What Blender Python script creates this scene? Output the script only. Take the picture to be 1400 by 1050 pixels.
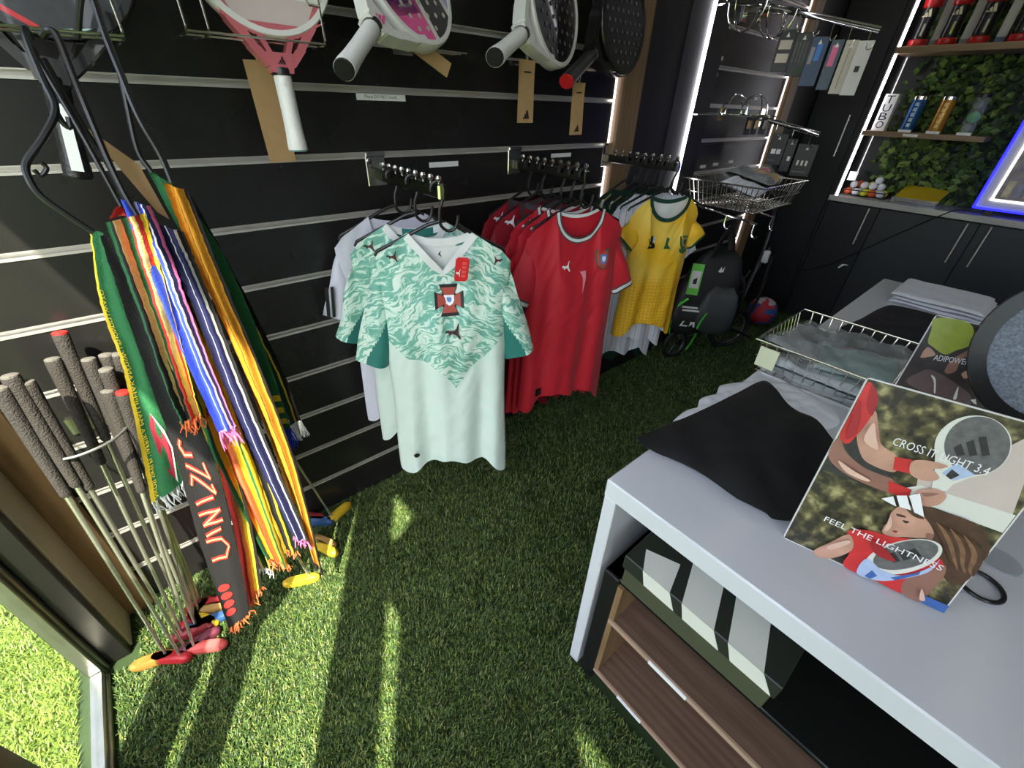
import bpy, bmesh, math, random
import numpy as np
from mathutils import Vector, Matrix, noise as mnoise
random.seed(7); rng = np.random.default_rng(7)
for o in list(bpy.data.objects): bpy.data.objects.remove(o)
scene = bpy.context.scene
COL = scene.collection
R = math.radians

# ---------------------------------------------------------------- camera
FPX = 577.0
CAM = np.array([1.318, 0.0, 1.38])
MC = np.array([[0.64550329, 0.76318276, 0.02962399],
               [0.43931831, -0.33929009, -0.83179424],
               [-0.62475989, 0.54994028, -0.55429303]])
_u, _s, _v = np.linalg.svd(MC); MC = _u @ _v
cam_d = bpy.data.cameras.new('camera'); cam = bpy.data.objects.new('camera', cam_d); COL.objects.link(cam)
cam_d.sensor_fit = 'HORIZONTAL'; cam_d.sensor_width = 36.0; cam_d.lens = FPX * 36.0 / 1400.0
cam_d.clip_start = 0.01
mw = Matrix.Identity(4)
for i in range(3):
    mw[i][0] = MC[0, i]; mw[i][1] = -MC[1, i]; mw[i][2] = -MC[2, i]; mw[i][3] = CAM[i]
cam.matrix_world = mw
scene.camera = cam

# ---------------------------------------------------------------- light
SUN_DIR = Vector((0.86, -0.5, 1.5)).normalized()
world = bpy.data.worlds.new('world'); scene.world = world; world.use_nodes = True
wn = world.node_tree; wn.nodes.clear()
wo = wn.nodes.new('ShaderNodeOutputWorld'); wb = wn.nodes.new('ShaderNodeBackground')
sky = wn.nodes.new('ShaderNodeTexSky'); sky.sky_type = 'NISHITA'; sky.sun_disc = False
sky.sun_elevation = math.asin(SUN_DIR.z); sky.sun_rotation = math.atan2(SUN_DIR.x, SUN_DIR.y)
sky.air_density = 1.0; sky.dust_density = 2.0; sky.ozone_density = 1.0
hs = wn.nodes.new('ShaderNodeHueSaturation'); hs.inputs['Saturation'].default_value = 0.62
wn.links.new(sky.outputs[0], hs.inputs['Color']); wn.links.new(hs.outputs[0], wb.inputs[0]); wn.links.new(wb.outputs[0], wo.inputs[0])
wb.inputs[1].default_value = 0.95
sun_d = bpy.data.lights.new('sun', 'SUN'); sun_d.energy = 16.5; sun_d.angle = R(0.55); sun_d.color = (1.0, 0.93, 0.78)
sun = bpy.data.objects.new('sun', sun_d); COL.objects.link(sun)
sun.rotation_euler = SUN_DIR.to_track_quat('Z', 'Y').to_euler(); sun.location = (4, -4, 6)
vs = scene.view_settings
vs.view_transform = 'Standard'; vs.look = 'None'; vs.gamma = 1.0; vs.use_curve_mapping = False
vs.exposure = 0.25

# ---------------------------------------------------------------- helpers
def ray(px, py): return MC.T @ np.array([(px - 700) / FPX, (py - 525) / FPX, 1.0])
def U(px, py, ax, val):
    d = ray(px, py); t = (val - CAM[ax]) / d[ax]; return CAM + t * d
def UP(px, py, P0, n):
    d = ray(px, py); t = (np.asarray(n) @ (np.asarray(P0) - CAM)) / (np.asarray(n) @ d); return CAM + t * d

def lin(r, g, b):
    f = lambda c: (c / 255 / 12.92) if c / 255 <= 0.04045 else ((c / 255 + 0.055) / 1.055) ** 2.4
    return (f(r), f(g), f(b))

MATS = {}
def mat(name, col=(200, 200, 200), rough=0.5, metal=0.0, var=0.06, vscale=8.0, bump=0.0, bscale=60.0, emit=None,
        spec=0.5, trans=None, coat=0.0, sheen=0.0, aniso_stretch=None):
    if name in MATS: return MATS[name]
    m = bpy.data.materials.new(name); m.use_nodes = True; nt = m.node_tree
    b = nt.nodes['Principled BSDF']; c = lin(*col)
    tc = nt.nodes.new('ShaderNodeTexCoord')
    src = tc.outputs['Object']
    if aniso_stretch:
        mp = nt.nodes.new('ShaderNodeMapping'); mp.inputs['Scale'].default_value = aniso_stretch
        nt.links.new(src, mp.inputs[0]); src = mp.outputs[0]
    if var > 0:
        nz = nt.nodes.new('ShaderNodeTexNoise'); nz.inputs['Scale'].default_value = vscale; nz.inputs['Detail'].default_value = 4
        nt.links.new(src, nz.inputs['Vector'])
        mx = nt.nodes.new('ShaderNodeMix'); mx.data_type = 'RGBA'
        mx.inputs[6].default_value = tuple(x * (1 - var * 2) for x in c) + (1,)
        mx.inputs[7].default_value = tuple(min(1, x * (1 + var * 2)) for x in c) + (1,)
        nt.links.new(nz.outputs[0], mx.inputs[0]); nt.links.new(mx.outputs[2], b.inputs['Base Color'])
    else:
        b.inputs['Base Color'].default_value = c + (1,)
    b.inputs['Roughness'].default_value = rough; b.inputs['Metallic'].default_value = metal
    b.inputs['Specular IOR Level'].default_value = spec
    if coat: b.inputs['Coat Weight'].default_value = coat
    if sheen: b.inputs['Sheen Weight'].default_value = sheen
    if bump:
        n2 = nt.nodes.new('ShaderNodeTexNoise'); n2.inputs['Scale'].default_value = bscale; n2.inputs['Detail'].default_value = 3
        nt.links.new(tc.outputs['Object'], n2.inputs['Vector'])
        bp = nt.nodes.new('ShaderNodeBump'); bp.inputs['Strength'].default_value = bump; bp.inputs['Distance'].default_value = 0.004
        nt.links.new(n2.outputs[0], bp.inputs['Height']); nt.links.new(bp.outputs[0], b.inputs['Normal'])
    if emit is not None:
        b.inputs['Emission Color'].default_value = lin(*col) + (1,); b.inputs['Emission Strength'].default_value = emit
    if trans is not None:      # thin clear film or pane: see-through with a sheen
        out = nt.nodes['Material Output']; t = nt.nodes.new('ShaderNodeBsdfTransparent'); t.inputs[0].default_value = (0.97, 0.98, 0.97, 1)
        ms = nt.nodes.new('ShaderNodeMixShader'); ms.inputs[0].default_value = trans
        nt.links.new(b.outputs[0], ms.inputs[1]); nt.links.new(t.outputs[0], ms.inputs[2]); nt.links.new(ms.outputs[0], out.inputs[0])
    MATS[name] = m
    return m

def wood(name, c1, c2, rough=0.45, axis='Z', scale=1.0):
    if name in MATS: return MATS[name]
    m = bpy.data.materials.new(name); m.use_nodes = True; nt = m.node_tree; b = nt.nodes['Principled BSDF']
    tc = nt.nodes.new('ShaderNodeTexCoord'); mp = nt.nodes.new('ShaderNodeMapping')
    s = {'X': (1.2, 14, 14), 'Y': (14, 1.2, 14), 'Z': (14, 14, 1.2)}[axis]
    mp.inputs['Scale'].default_value = tuple(v * scale for v in s)
    nz = nt.nodes.new('ShaderNodeTexNoise'); nz.inputs['Scale'].default_value = 2.2; nz.inputs['Detail'].default_value = 8; nz.inputs['Distortion'].default_value = 2.0
    wv = nt.nodes.new('ShaderNodeTexWave'); wv.wave_type = 'RINGS'; wv.rings_direction = axis; wv.inputs['Scale'].default_value = 0.9
    wv.inputs['Distortion'].default_value = 5; wv.inputs['Detail'].default_value = 3; wv.inputs['Detail Scale'].default_value = 0.6
    nt.links.new(tc.outputs['Object'], mp.inputs[0]); nt.links.new(mp.outputs[0], nz.inputs['Vector']); nt.links.new(mp.outputs[0], wv.inputs['Vector'])
    ad = nt.nodes.new('ShaderNodeMath'); ad.operation = 'MULTIPLY_ADD'; ad.inputs[1].default_value = 0.22
    nt.links.new(wv.outputs['Fac'], ad.inputs[0]); 
    m2 = nt.nodes.new('ShaderNodeMath'); m2.operation = 'MULTIPLY'; m2.inputs[1].default_value = 0.95
    nt.links.new(nz.outputs[0], m2.inputs[0]); nt.links.new(m2.outputs[0], ad.inputs[2])
    mx = nt.nodes.new('ShaderNodeMix'); mx.data_type = 'RGBA'; mx.inputs[6].default_value = lin(*c2) + (1,); mx.inputs[7].default_value = lin(*c1) + (1,)
    nt.links.new(ad.outputs[0], mx.inputs[0]); nt.links.new(mx.outputs[2], b.inputs['Base Color'])
    b.inputs['Roughness'].default_value = rough
    MATS[name] = m
    return m

class MB:
    def __init__(s): s.v = []; s.f = []; s.mi = []; s.cur = 0
    def m(s, i): s.cur = i; return s
    def add(s, vs, fs):
        o = len(s.v); s.v.extend([tuple(float(c) for c in p) for p in vs]); s.f.extend([tuple(i + o for i in f) for f in fs]); s.mi.extend([s.cur] * len(fs)); return s
    def box(s, x0, x1, y0, y1, z0, z1, bev=0.0):
        if bev <= 0:
            V = [(x, y, z) for z in (z0, z1) for y in (y0, y1) for x in (x0, x1)]
            return s.add(V, [(0, 2, 3, 1), (4, 5, 7, 6), (0, 1, 5, 4), (2, 6, 7, 3), (0, 4, 6, 2), (1, 3, 7, 5)])
        b = min(bev, (x1 - x0) * .49, (y1 - y0) * .49, (z1 - z0) * .49)
        V = []; idx = {}
        for sx in (0, 1):
            for sy in (0, 1):
                for sz in (0, 1):
                    X = (x0, x1)[sx]; Y = (y0, y1)[sy]; Z = (z0, z1)[sz]
                    dx = b if not sx else -b; dy = b if not sy else -b; dz = b if not sz else -b
                    for k, p in enumerate(((X, Y + dy, Z + dz), (X + dx, Y, Z + dz), (X + dx, Y + dy, Z))):
                        idx[(sx, sy, sz, k)] = len(V); V.append(p)
        F = []
        for a in (0, 1):
            F.append([idx[(a, 0, 0, 0)], idx[(a, 1, 0, 0)], idx[(a, 1, 1, 0)], idx[(a, 0, 1, 0)]])
            F.append([idx[(0, a, 0, 1)], idx[(1, a, 0, 1)], idx[(1, a, 1, 1)], idx[(0, a, 1, 1)]])
            F.append([idx[(0, 0, a, 2)], idx[(1, 0, a, 2)], idx[(1, 1, a, 2)], idx[(0, 1, a, 2)]])
            for c in (0, 1):
                F.append([idx[(a, c, 0, 0)], idx[(a, c, 1, 0)], idx[(a, c, 1, 1)], idx[(a, c, 0, 1)]])
                F.append([idx[(a, 0, c, 0)], idx[(a, 1, c, 0)], idx[(a, 1, c, 2)], idx[(a, 0, c, 2)]])
                F.append([idx[(0, a, c, 1)], idx[(1, a, c, 1)], idx[(1, a, c, 2)], idx[(0, a, c, 2)]])
        for sx in (0, 1):
            for sy in (0, 1):
                for sz in (0, 1): F.append([idx[(sx, sy, sz, k)] for k in range(3)])
        return s.add(V, F)
    def tube(s, pts, r, n=8, closed=False, caps=True, flat=None):
        P = [np.array(p, float) for p in pts]; m = len(P)
        rr = r if hasattr(r, '__len__') else [r] * m
        V = []; F = []; up = None
        for i in range(m):
            if closed: t = P[(i + 1) % m] - P[i - 1]
            else: t = P[min(i + 1, m - 1)] - P[max(i - 1, 0)]
            t = t / (np.linalg.norm(t) + 1e-12)
            if up is None:
                a = np.array([0, 0, 1.]) if abs(t[2]) < .9 else np.array([1., 0, 0]); up = a - t * (a @ t)
            else: up = up - t * (up @ t)
            up /= (np.linalg.norm(up) + 1e-12); sd = np.cross(t, up)
            for k in range(n):
                an = 2 * math.pi * k / n
                V.append(P[i] + rr[i] * (math.cos(an) * up + math.sin(an) * sd * (flat or 1)))
        for i in range(m if closed else m - 1):
            j = (i + 1) % m
            for k in range(n): F.append((i * n + k, i * n + (k + 1) % n, j * n + (k + 1) % n, j * n + k))
        if caps and not closed: F.append(tuple(range(n))[::-1]); F.append(tuple((m - 1) * n + k for k in range(n)))
        return s.add(V, F)
    def lathe(s, prof, c=(0, 0, 0), n=24, ax='z'):
        V = []; F = []
        for (r, z) in prof:
            for k in range(n):
                a = 2 * math.pi * k / n; p = (r * math.cos(a), r * math.sin(a), z)
                if ax == 'x': p = (p[2], p[0], p[1])
                if ax == 'y': p = (p[1], p[2], p[0])
                V.append((p[0] + c[0], p[1] + c[1], p[2] + c[2]))
        for i in range(len(prof) - 1):
            for k in range(n): F.append((i * n + k, i * n + (k + 1) % n, (i + 1) * n + (k + 1) % n, (i + 1) * n + k))
        F.append(tuple(range(n))[::-1]); F.append(tuple((len(prof) - 1) * n + k for k in range(n)))
        return s.add(V, F)
    def grid(s, fn, nu, nv):
        V = [fn(i / nu, j / nv) for j in range(nv + 1) for i in range(nu + 1)]
        F = [(j * (nu + 1) + i, j * (nu + 1) + i + 1, (j + 1) * (nu + 1) + i + 1, (j + 1) * (nu + 1) + i) for j in range(nv) for i in range(nu)]
        return s.add(V, F)
    def prism(s, poly, o, ex, ey, t):
        """poly in the plane (o, ex, ey), thickness t along ex x ey"""
        o = np.array(o, float); ex = np.array(ex, float); ey = np.array(ey, float); nz = np.cross(ex, ey); n = len(poly)
        V = [o + ex * a + ey * b for a, b in poly] + [o + ex * a + ey * b + nz * t for a, b in poly]
        F = [tuple(range(n))[::-1], tuple(range(n, 2 * n))] + [(i, (i + 1) % n, n + (i + 1) % n, n + i) for i in range(n)]
        return s.add(V, F)
    def sphere(s, c, r, nu=20, nv=12):
        prof = [(r * math.sin(math.pi * j / nv) + 1e-5, -r * math.cos(math.pi * j / nv)) for j in range(nv + 1)]
        return s.lathe(prof, c, nu)
    def build(s, name, mats, parent=None, world=False, smooth=True, link=True, angle=40):
        me = bpy.data.meshes.new(name)
        V = s.v
        if world and parent is not None:
            inv = np.array(parent_mat(parent).inverted()); A = np.array(V); V = A @ inv[:3, :3].T + inv[:3, 3]
            V = [tuple(p) for p in V]
        me.from_pydata(V, [], s.f)
        if not isinstance(mats, (list, tuple)): mats = [mats]
        for m_ in mats: me.materials.append(m_)
        if len(mats) > 1: me.polygons.foreach_set('material_index', s.mi)
        bm = bmesh.new(); bm.from_mesh(me); bmesh.ops.recalc_face_normals(bm, faces=bm.faces); bm.to_mesh(me); bm.free()
        if smooth:
            me.polygons.foreach_set('use_smooth', [True] * len(me.polygons))
            try: me.set_sharp_from_angle(angle=R(angle))
            except Exception: pass
        me.update()
        o = bpy.data.objects.new(name, me)
        COL.objects.link(o)
        if parent is not None: o.parent = parent
        return o

def parent_mat(p):
    m = Matrix.LocRotScale(p.location, p.rotation_euler, p.scale)
    return parent_mat(p.parent) @ m if p.parent else m

def tag(o, label, cat, group=None, kind=None):
    if label: o['label'] = label
    if cat: o['category'] = cat
    if group: o['group'] = group
    if kind: o['kind'] = kind
    return o
def thing(name, label, cat, loc=(0, 0, 0), rz=0.0, group=None):
    o = bpy.data.objects.new(name, None); o.empty_display_size = 0.05; COL.objects.link(o)
    o.location = tuple(float(x) for x in loc); o.rotation_euler = (0, 0, rz)
    return tag(o, label, cat, group)
def struct(o, label, cat='wall'): return tag(o, label, cat, None, 'structure')
def copy_tree(o, parent=None):
    c = o.copy(); COL.objects.link(c); c.parent = parent
    for ch in o.children: copy_tree(ch, c)
    return c
def catmull(pts, n):
    P = [np.array(p, float) for p in pts]; P = [2 * P[0] - P[1]] + P + [2 * P[-1] - P[-2]]; out = []
    m = len(P) - 3
    for k in range(n + 1):
        t = k / n * m; i = min(int(t), m - 1); f = t - i; a, b, c, d = P[i:i + 4]
        out.append(0.5 * ((2 * b) + (c - a) * f + (2 * a - 5 * b + 4 * c - d) * f * f + (3 * b - a - 3 * c + d) * f ** 3))
    return out
def closed_curve(pts, n):
    P = [np.array(p, float) for p in pts]; m = len(P); out = []
    for k in range(n):
        t = k / n * m; i = int(t); f = t - i; a, b, c, d = P[i - 1], P[i % m], P[(i + 1) % m], P[(i + 2) % m]
        out.append(0.5 * ((2 * b) + (c - a) * f + (2 * a - 5 * b + 4 * c - d) * f * f + (3 * b - a - 3 * c + d) * f ** 3))
    return out
def sm(a, b, x):
    t = min(1, max(0, (x - a) / (b - a))); return t * t * (3 - 2 * t)
_txt = {}
def text_shape(body, res=2):
    if body in _txt: return _txt[body]
    cu = bpy.data.curves.new('t', 'FONT'); cu.body = body; cu.resolution_u = res; cu.fill_mode = 'FRONT'
    ob = bpy.data.objects.new('t', cu); me = bpy.data.meshes.new_from_object(ob)
    V = [(v.co.x, v.co.y) for v in me.vertices]; F = [tuple(p.vertices) for p in me.polygons]
    bpy.data.objects.remove(ob); bpy.data.meshes.remove(me); bpy.data.curves.remove(cu)
    _txt[body] = (V, F); return V, F
def add_text(mb, body, o, ex, ey, width, height=None, fn=None):
    """text from origin o along ex, scaled to the given width"""
    V, F = text_shape(body); A = np.array(V); x0, x1 = A[:, 0].min(), A[:, 0].max(); y0, y1 = A[:, 1].min(), A[:, 1].max()
    sx = width / (x1 - x0); sy = (height / (y1 - y0)) if height else sx
    o = np.array(o, float); ex = np.array(ex, float); ey = np.array(ey, float)
    P = [((a - x0) * sx, (b - y0) * sy) for a, b in V]
    mb.add([fn(*p) if fn else o + ex * p[0] + ey * p[1] for p in P], F)
THREE_BARS = [[(0, 0), (.28, 0), (.20, .20), (.0, .10)], [(.34, 0), (.62, 0), (.46, .52), (.22, .36)], [(.68, 0), (1.0, 0), (.72, .90), (.48, .74)]]
CAT = [(0, .50), (.06, .60), (.16, .64), (.28, .58), (.42, .56), (.58, .60), (.68, .70), (.76, .86), (.84, 1.0), (.89, .96), (.83, .78), (.79, .60), (.80, .44), (.85, .26), (.94, .06), (.87, .0), (.76, .12), (.67, .26), (.56, .34), (.46, .38), (.36, .36), (.28, .26), (.22, .28), (.22, .40), (.12, .46), (.03, .42)]
CREST = [(-.34, .56), (.34, .56), (.22, .24), (.27, .20), (.52, .32), (.52, -.32), (.27, -.20), (.22, -.26), (.34, -.56), (-.34, -.56), (-.22, -.26), (-.27, -.20), (-.52, -.32), (-.52, .32), (-.27, .20), (-.22, .24)]
SHIELD = [(-.5, .5), (.5, .5), (.5, -.05), (.3, -.38), (0, -.55), (-.3, -.38), (-.5, -.05)]

# ---------------------------------------------------------------- materials
M_PANEL = mat('gloss_black_laminate', (33, 32, 31), 0.27, var=.1, bump=.03, bscale=25)
M_ALU = mat('aluminium', (214, 210, 202), 0.38, 0.6, var=.05, vscale=20)
M_CHROME = mat('chrome', (225, 225, 225), 0.08, 1.0, var=0)
M_WIRE = mat('chrome_wire', (215, 212, 200), 0.18, 1.0, var=0)
M_BLACK = mat('matt_black', (16, 16, 17), 0.5, var=.1)
M_PLASTIC = mat('black_plastic', (22, 22, 23), 0.35, var=.05)
M_OAK = wood('oak', (150, 122, 88), (98, 74, 48), axis='Z')
M_OAKX = wood('oak_x', (164, 134, 100), (112, 88, 62), axis='X')
M_WALNUT = wood('walnut', (128, 103, 84), (66, 50, 40), axis='X', scale=1.3)
M_WOODEDGE = wood('wood_edge', (190, 160, 138), (160, 130, 110), axis='X')
M_WHITE = mat('white_lacquer', (214, 215, 219), 0.16, var=.02)
M_WHITEP = mat('white_paint', (205, 205, 203), 0.6, var=.03)
M_LED = mat('led_strip', (250, 246, 255), 0.4, emit=9.0, var=0)
M_PAPER = mat('white_label', (238, 238, 236), 0.55, var=.02)
M_KRAFT = mat('kraft_paper', (176, 142, 98), 0.75, var=.08, vscale=30, bump=.15, bscale=40)
M_INK = mat('black_ink', (20, 20, 20), 0.5, var=0)
M_WINK = mat('white_ink', (240, 240, 240), 0.5, var=0)
M_GLASS = mat('clear_glass', (230, 240, 235), 0.03, var=0, trans=.93)
M_FILM = mat('clear_film', (225, 230, 230), 0.12, var=0, trans=.72, spec=.9)
M_STONE = mat('grey_stone_top', (190, 188, 182), 0.14, var=.12, vscale=7)
M_CABINET = mat('charcoal_cabinet', (40, 42, 46), 0.45, var=.04)
M_CABINETD = mat('black_and_shaded_cabinet', (22, 23, 25), 0.45, var=.04)
M_GREEN = {}

# ---------------------------------------------------------------- room shell
H = 3.0
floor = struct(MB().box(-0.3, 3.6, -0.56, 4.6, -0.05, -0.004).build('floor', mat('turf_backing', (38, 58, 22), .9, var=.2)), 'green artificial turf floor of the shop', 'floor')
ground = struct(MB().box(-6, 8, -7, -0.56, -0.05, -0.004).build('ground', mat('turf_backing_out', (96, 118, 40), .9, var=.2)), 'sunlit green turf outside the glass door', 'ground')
ceil = struct(MB().box(-0.2, 3.6, -0.56, 4.6, H, H + .1).build('ceiling', mat('ceiling_paint', (190, 190, 188), .8)), 'plain ceiling', 'ceiling')
wall_l = struct(MB().box(-.2, -.02, -.56, 4.6, 0, H).build('wall_left', M_BLACK), 'black slat wall with metal strips carrying the goods', 'wall')
wall_b = struct(MB().box(-.2, 3.6, 4.16, 4.3, 0, H).build('wall_back', M_BLACK), 'black back wall behind the shelves', 'wall')
wall_r = struct(MB().box(3.4, 3.6, -.56, 4.6, 0, H).build('wall_right', mat('grey_paint', (150, 150, 150), .7)), 'plain grey side wall', 'wall')
PITCH = 0.156
ZS = [1.242 + PITCH * k for k in range(-8, 10)]
def slats(y0, y1):
    zs = [z for z in ZS if 0 < z < H - .05]
    edges = [0.0] + zs + [H]
    for a, b in zip(edges[:-1], edges[1:]):
        lo = a + (.0085 if a > 0 else 0); hi = b - (.0085 if b < H else 0)
        MB().box(-.02, 0.0, y0, y1, lo, hi, .0015).build('slat_panel', M_PANEL, wall_l, smooth=False)
    for z in zs:
        mb = MB()
        mb.box(-.019, -.012, y0, y1, z - .0085, z + .0085)
        mb.box(-.012, .0015, y0, y1, z + .0055, z + .0085); mb.box(-.012, .0015, y0, y1, z - .0085, z - .003)
        mb.build('metal_strip', M_ALU, wall_l, smooth=False)
slats(-.372, 1.655); slats(2.40, 3.265)
for (a, b, mm) in ((1.67, 1.80, M_OAK), (3.272, 3.385, M_OAK)):
    struct(MB().box(-.02, .03, a, b, 0, H, .002).build('trim_1', mm, smooth=False), 'oak upright trim at the end of the slat wall', 'trim')
for y, ll in ((1.655, 'thin white LED line on the slat wall edge beside the near oak trim'), (3.265, 'thin white LED line on the slat wall edge beside the far oak trim')):
    tag(MB().box(-.018, .004, y + .001, y + .006, 0.02, H - .02).build('led_strip', mat('led_edge', (250, 244, 250), .4, emit=2.6, var=0), smooth=False), ll, 'LED strip', 'LED lines beside the oak trims')
pil = struct(MB().box(-.02, .02, 1.80, 2.06, 0, H, .002).box(-.02, .022, 2.064, 2.40, 0, H, .002).build('wall_pilaster', M_BLACK, smooth=False), 'black panel between the two slat walls', 'wall')
tag(MB().box(.022, .032, 2.218, 2.236, 0.3, H - .02, .002).build('led_strip', M_LED, smooth=False), 'bright vertical LED strip on the black panel between slat walls', 'LED strip')
struct(MB().box(-.02, .0, 3.385, 3.83, 0, H).build('wall_panel', M_BLACK, smooth=False), 'black wall panel past the far oak trim', 'wall')

# front wall with the glazed entrance
M_FRAME = mat('bronze_frame', (30, 29, 27), .4, .3, var=.05)
M_FRAMEL = mat('brushed_door_frame', (150, 150, 140), .3, .9, var=.08, vscale=20)
M_TRIML = mat('pale_trim', (176, 160, 134), .5, var=.08)
struct(MB().box(-.02, .03, -.437, -.372, 0, H, .002).build('trim_4', wood('oak_front', (160, 126, 84), (104, 76, 44), axis='Z', scale=.9), smooth=False), 'wide oak upright trim behind the putters in the corner', 'trim')
struct(MB().box(-.02, .142, -.47, -.435, 0, H, .003).build('trim_2', M_TRIML, smooth=False), 'pale timber trim beside the glass door', 'trim')
struct(MB().box(.142, .168, -.54, -.440, 0, H, .003).build('trim_3', M_FRAME, smooth=False), 'dark frame of the glass door', 'trim')
fr = MB()
fr.box(.168, .186, -.53, -.488, 0, 2.0, .004).box(.186, .2, -.524, -.494, 0, 2.0, .003)
fr.box(.2, 1.2, -.53, -.488, 0, .018, .003).box(.2, 1.2, -.524, -.494, .018, .034, .003)
fr.build('x', M_FRAMEL)
dframe = bpy.data.objects['x']; dframe.name = 'door_frame'
d1 = thing('door_1', 'large glass panel in a brushed metal frame at the entrance', 'door', (.2, -.51, 0)); d1['kind'] = 'structure'
dframe.parent = d1; dframe.location = (-.2, .51, 0)
MB().box(.2, 1.2, -.512, -.506, .034, 2.0).build('pane', M_GLASS, d1, world=True, smooth=False)
fw = MB()
fw.box(.168, .735, -.52, -.49, 2.1, H); fw.box(.735, 1.2, -.52, -.49, 2.1, H)          # header over the big pane
fw.box(1.2, 1.45, -.52, -.49, 2.75, H)
fw.box(.52, .735, -.535, -.515, 0, .95); fw.box(.83, .99, -.535, -.515, 0, 2.1)          # low blocker added for a dark floor band, then a glazing stile
fw.box(1.45, 1.72, -.52, -.5, 0, H)
fw.box(1.72, 2.74, -.52, -.5, 2.2, 2.5); fw.box(1.83, 2.74, -.52, -.5, 0, 2.2)  # tall closed panel added to cast an unseen person's shadow
fw.prism([(1.745, 2.5), (2.74, 2.5), (2.74, H), (1.955, H)], (0, -.5, 0), (1, 0, 0), (0, 0, 1), .02)  # unseen panel, slanted to shape the triangular sun patch
fw.box(1.72, 2.74, -.52, -.5, 2.985, H)
fw.box(2.74, 3.6, -.52, -.5, 2.2, 2.5); fw.box(2.74, 3.6, -.52, -.5, 2.985, H); fw.box(3.35, 3.6, -.52, -.5, 0, H)
fw.build('x', M_FRAME, smooth=False); o = bpy.data.objects['x']; o.name = 'wall_front_frame_blockers'
struct(o, 'dark unseen shop front framing with panels added to block sunlight', 'wall')

# ceiling line lights
for (x, y0, y1, ll) in ((.85, .5, 3.6, 'slim linear ceiling light above the turf aisle'), (2.3, .5, 3.6, 'slim linear ceiling light by the plain grey wall')):
    t = thing('ceiling_light', ll, 'ceiling light', (x, (y0 + y1) / 2, H), 0, 'ceiling lights')
    MB().box(x - .04, x + .04, y0, y1, H - .03, H).build('housing', M_WHITEP, t, world=True, smooth=False)
    MB().box(x - .03, x + .03, y0 + .02, y1 - .02, H - .036, H - .03).build('diffuser', mat('lamp_diffuser', (255, 246, 235), .5, emit=2.8, var=0), t, world=True, smooth=False)

# ---------------------------------------------------------------- turf blades
def turf(name, regions, label, seed, shades, hgt):
    g = np.random.default_rng(seed); PX = []; 
    for (x0, x1, y0, y1, dens) in regions:
        n = int((x1 - x0) * (y1 - y0) * dens); PX.append(np.stack([g.uniform(x0, x1, n), g.uniform(y0, y1, n)], 1))
    P = np.concatenate(PX); n = len(P)
    # the pile lies in drifting tufts
    ang = g.uniform(0, 2 * math.pi, n) * .8 + 1.2 * np.sin(P[:, 0] * 23 + P[:, 1] * 11) + 1.0 * np.cos(P[:, 1] * 27 - P[:, 0] * 9)
    L = hgt * g.uniform(.7, 1.25, n); lean = g.uniform(.35, .95, n) * L; w = g.uniform(.0011, .0019, n)
    dx, dy = np.cos(ang), np.sin(ang); hz = np.sqrt(np.maximum(L * L - lean * lean, (L * .35) ** 2))
    z0 = np.full(n, -.004)
    V = np.zeros((n, 5, 3)); sx, sy = -dy * w, dx * w
    V[:, 0] = np.stack([P[:, 0] - sx, P[:, 1] - sy, z0], 1); V[:, 1] = np.stack([P[:, 0] + sx, P[:, 1] + sy, z0], 1)
    mx, my = P[:, 0] + dx * lean * .35, P[:, 1] + dy * lean * .35
    V[:, 2] = np.stack([mx + sx * .9, my + sy * .9, z0 + hz * .65], 1); V[:, 3] = np.stack([mx - sx * .9, my - sy * .9, z0 + hz * .65], 1)
    V[:, 4] = np.stack([P[:, 0] + dx * lean, P[:, 1] + dy * lean, z0 + hz], 1)
    me = bpy.data.meshes.new(name); me.vertices.add(n * 5); me.vertices.foreach_set('co', V.reshape(-1))
    base = np.arange(n)[:, None] * 5
    quads = (base + np.array([0, 1, 2, 3])); tris = (base + np.array([3, 2, 4]))
    loops = np.concatenate([quads, tris], 1).reshape(-1)
    me.loops.add(n * 7); me.loops.foreach_set('vertex_index', loops.astype(np.int32))
    me.polygons.add(n * 2)
    st = (np.arange(n)[:, None] * 7 + np.array([0, 4])).reshape(-1); me.polygons.foreach_set('loop_start', st.astype(np.int32))
    me.polygons.foreach_set('loop_total', np.tile([4, 3], n).astype(np.int32))
    mi = g.choice(len(shades), n, p=[s[1] for s in shades]); me.polygons.foreach_set('material_index', np.repeat(mi, 2).astype(np.int32))
    for k, (c, p) in enumerate(shades):
        me.materials.append(mat('turf_blade_%d_%d_%d' % c, c, .45, var=.12, vscale=30, spec=.35))
    me.update(calc_edges=True)
    o = bpy.data.objects.new(name, me); COL.objects.link(o)
    return tag(o, label, 'turf', None, 'stuff')
SH = [((62, 85, 40), .36), ((83, 108, 49), .30), ((44, 62, 31), .18), ((122, 130, 68), .16)]
turf('artificial_turf', [(0.0, 1.45, -.42, .545, 75000), (0.0, .982, .545, .9, 60000), (.21, 1.45, -.48, -.42, 60000), (0.0, .982, .9, 2.0, 42000), (0, .982, 2.0, 2.62, 20000), (0, 1.3, 2.62, 3.8, 14000)], 'short green artificial turf covering the shop floor', 3, SH, .017)
turf('outdoor_turf', [(-.6, 1.0, -1.6, -.56, 42000), (-1.4, 1.0, -2.6, -1.6, 12000)], 'sunlit artificial turf outside the glass', 4, [((104, 126, 44), .5), ((126, 146, 60), .3), ((80, 104, 34), .2)], .02)

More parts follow.
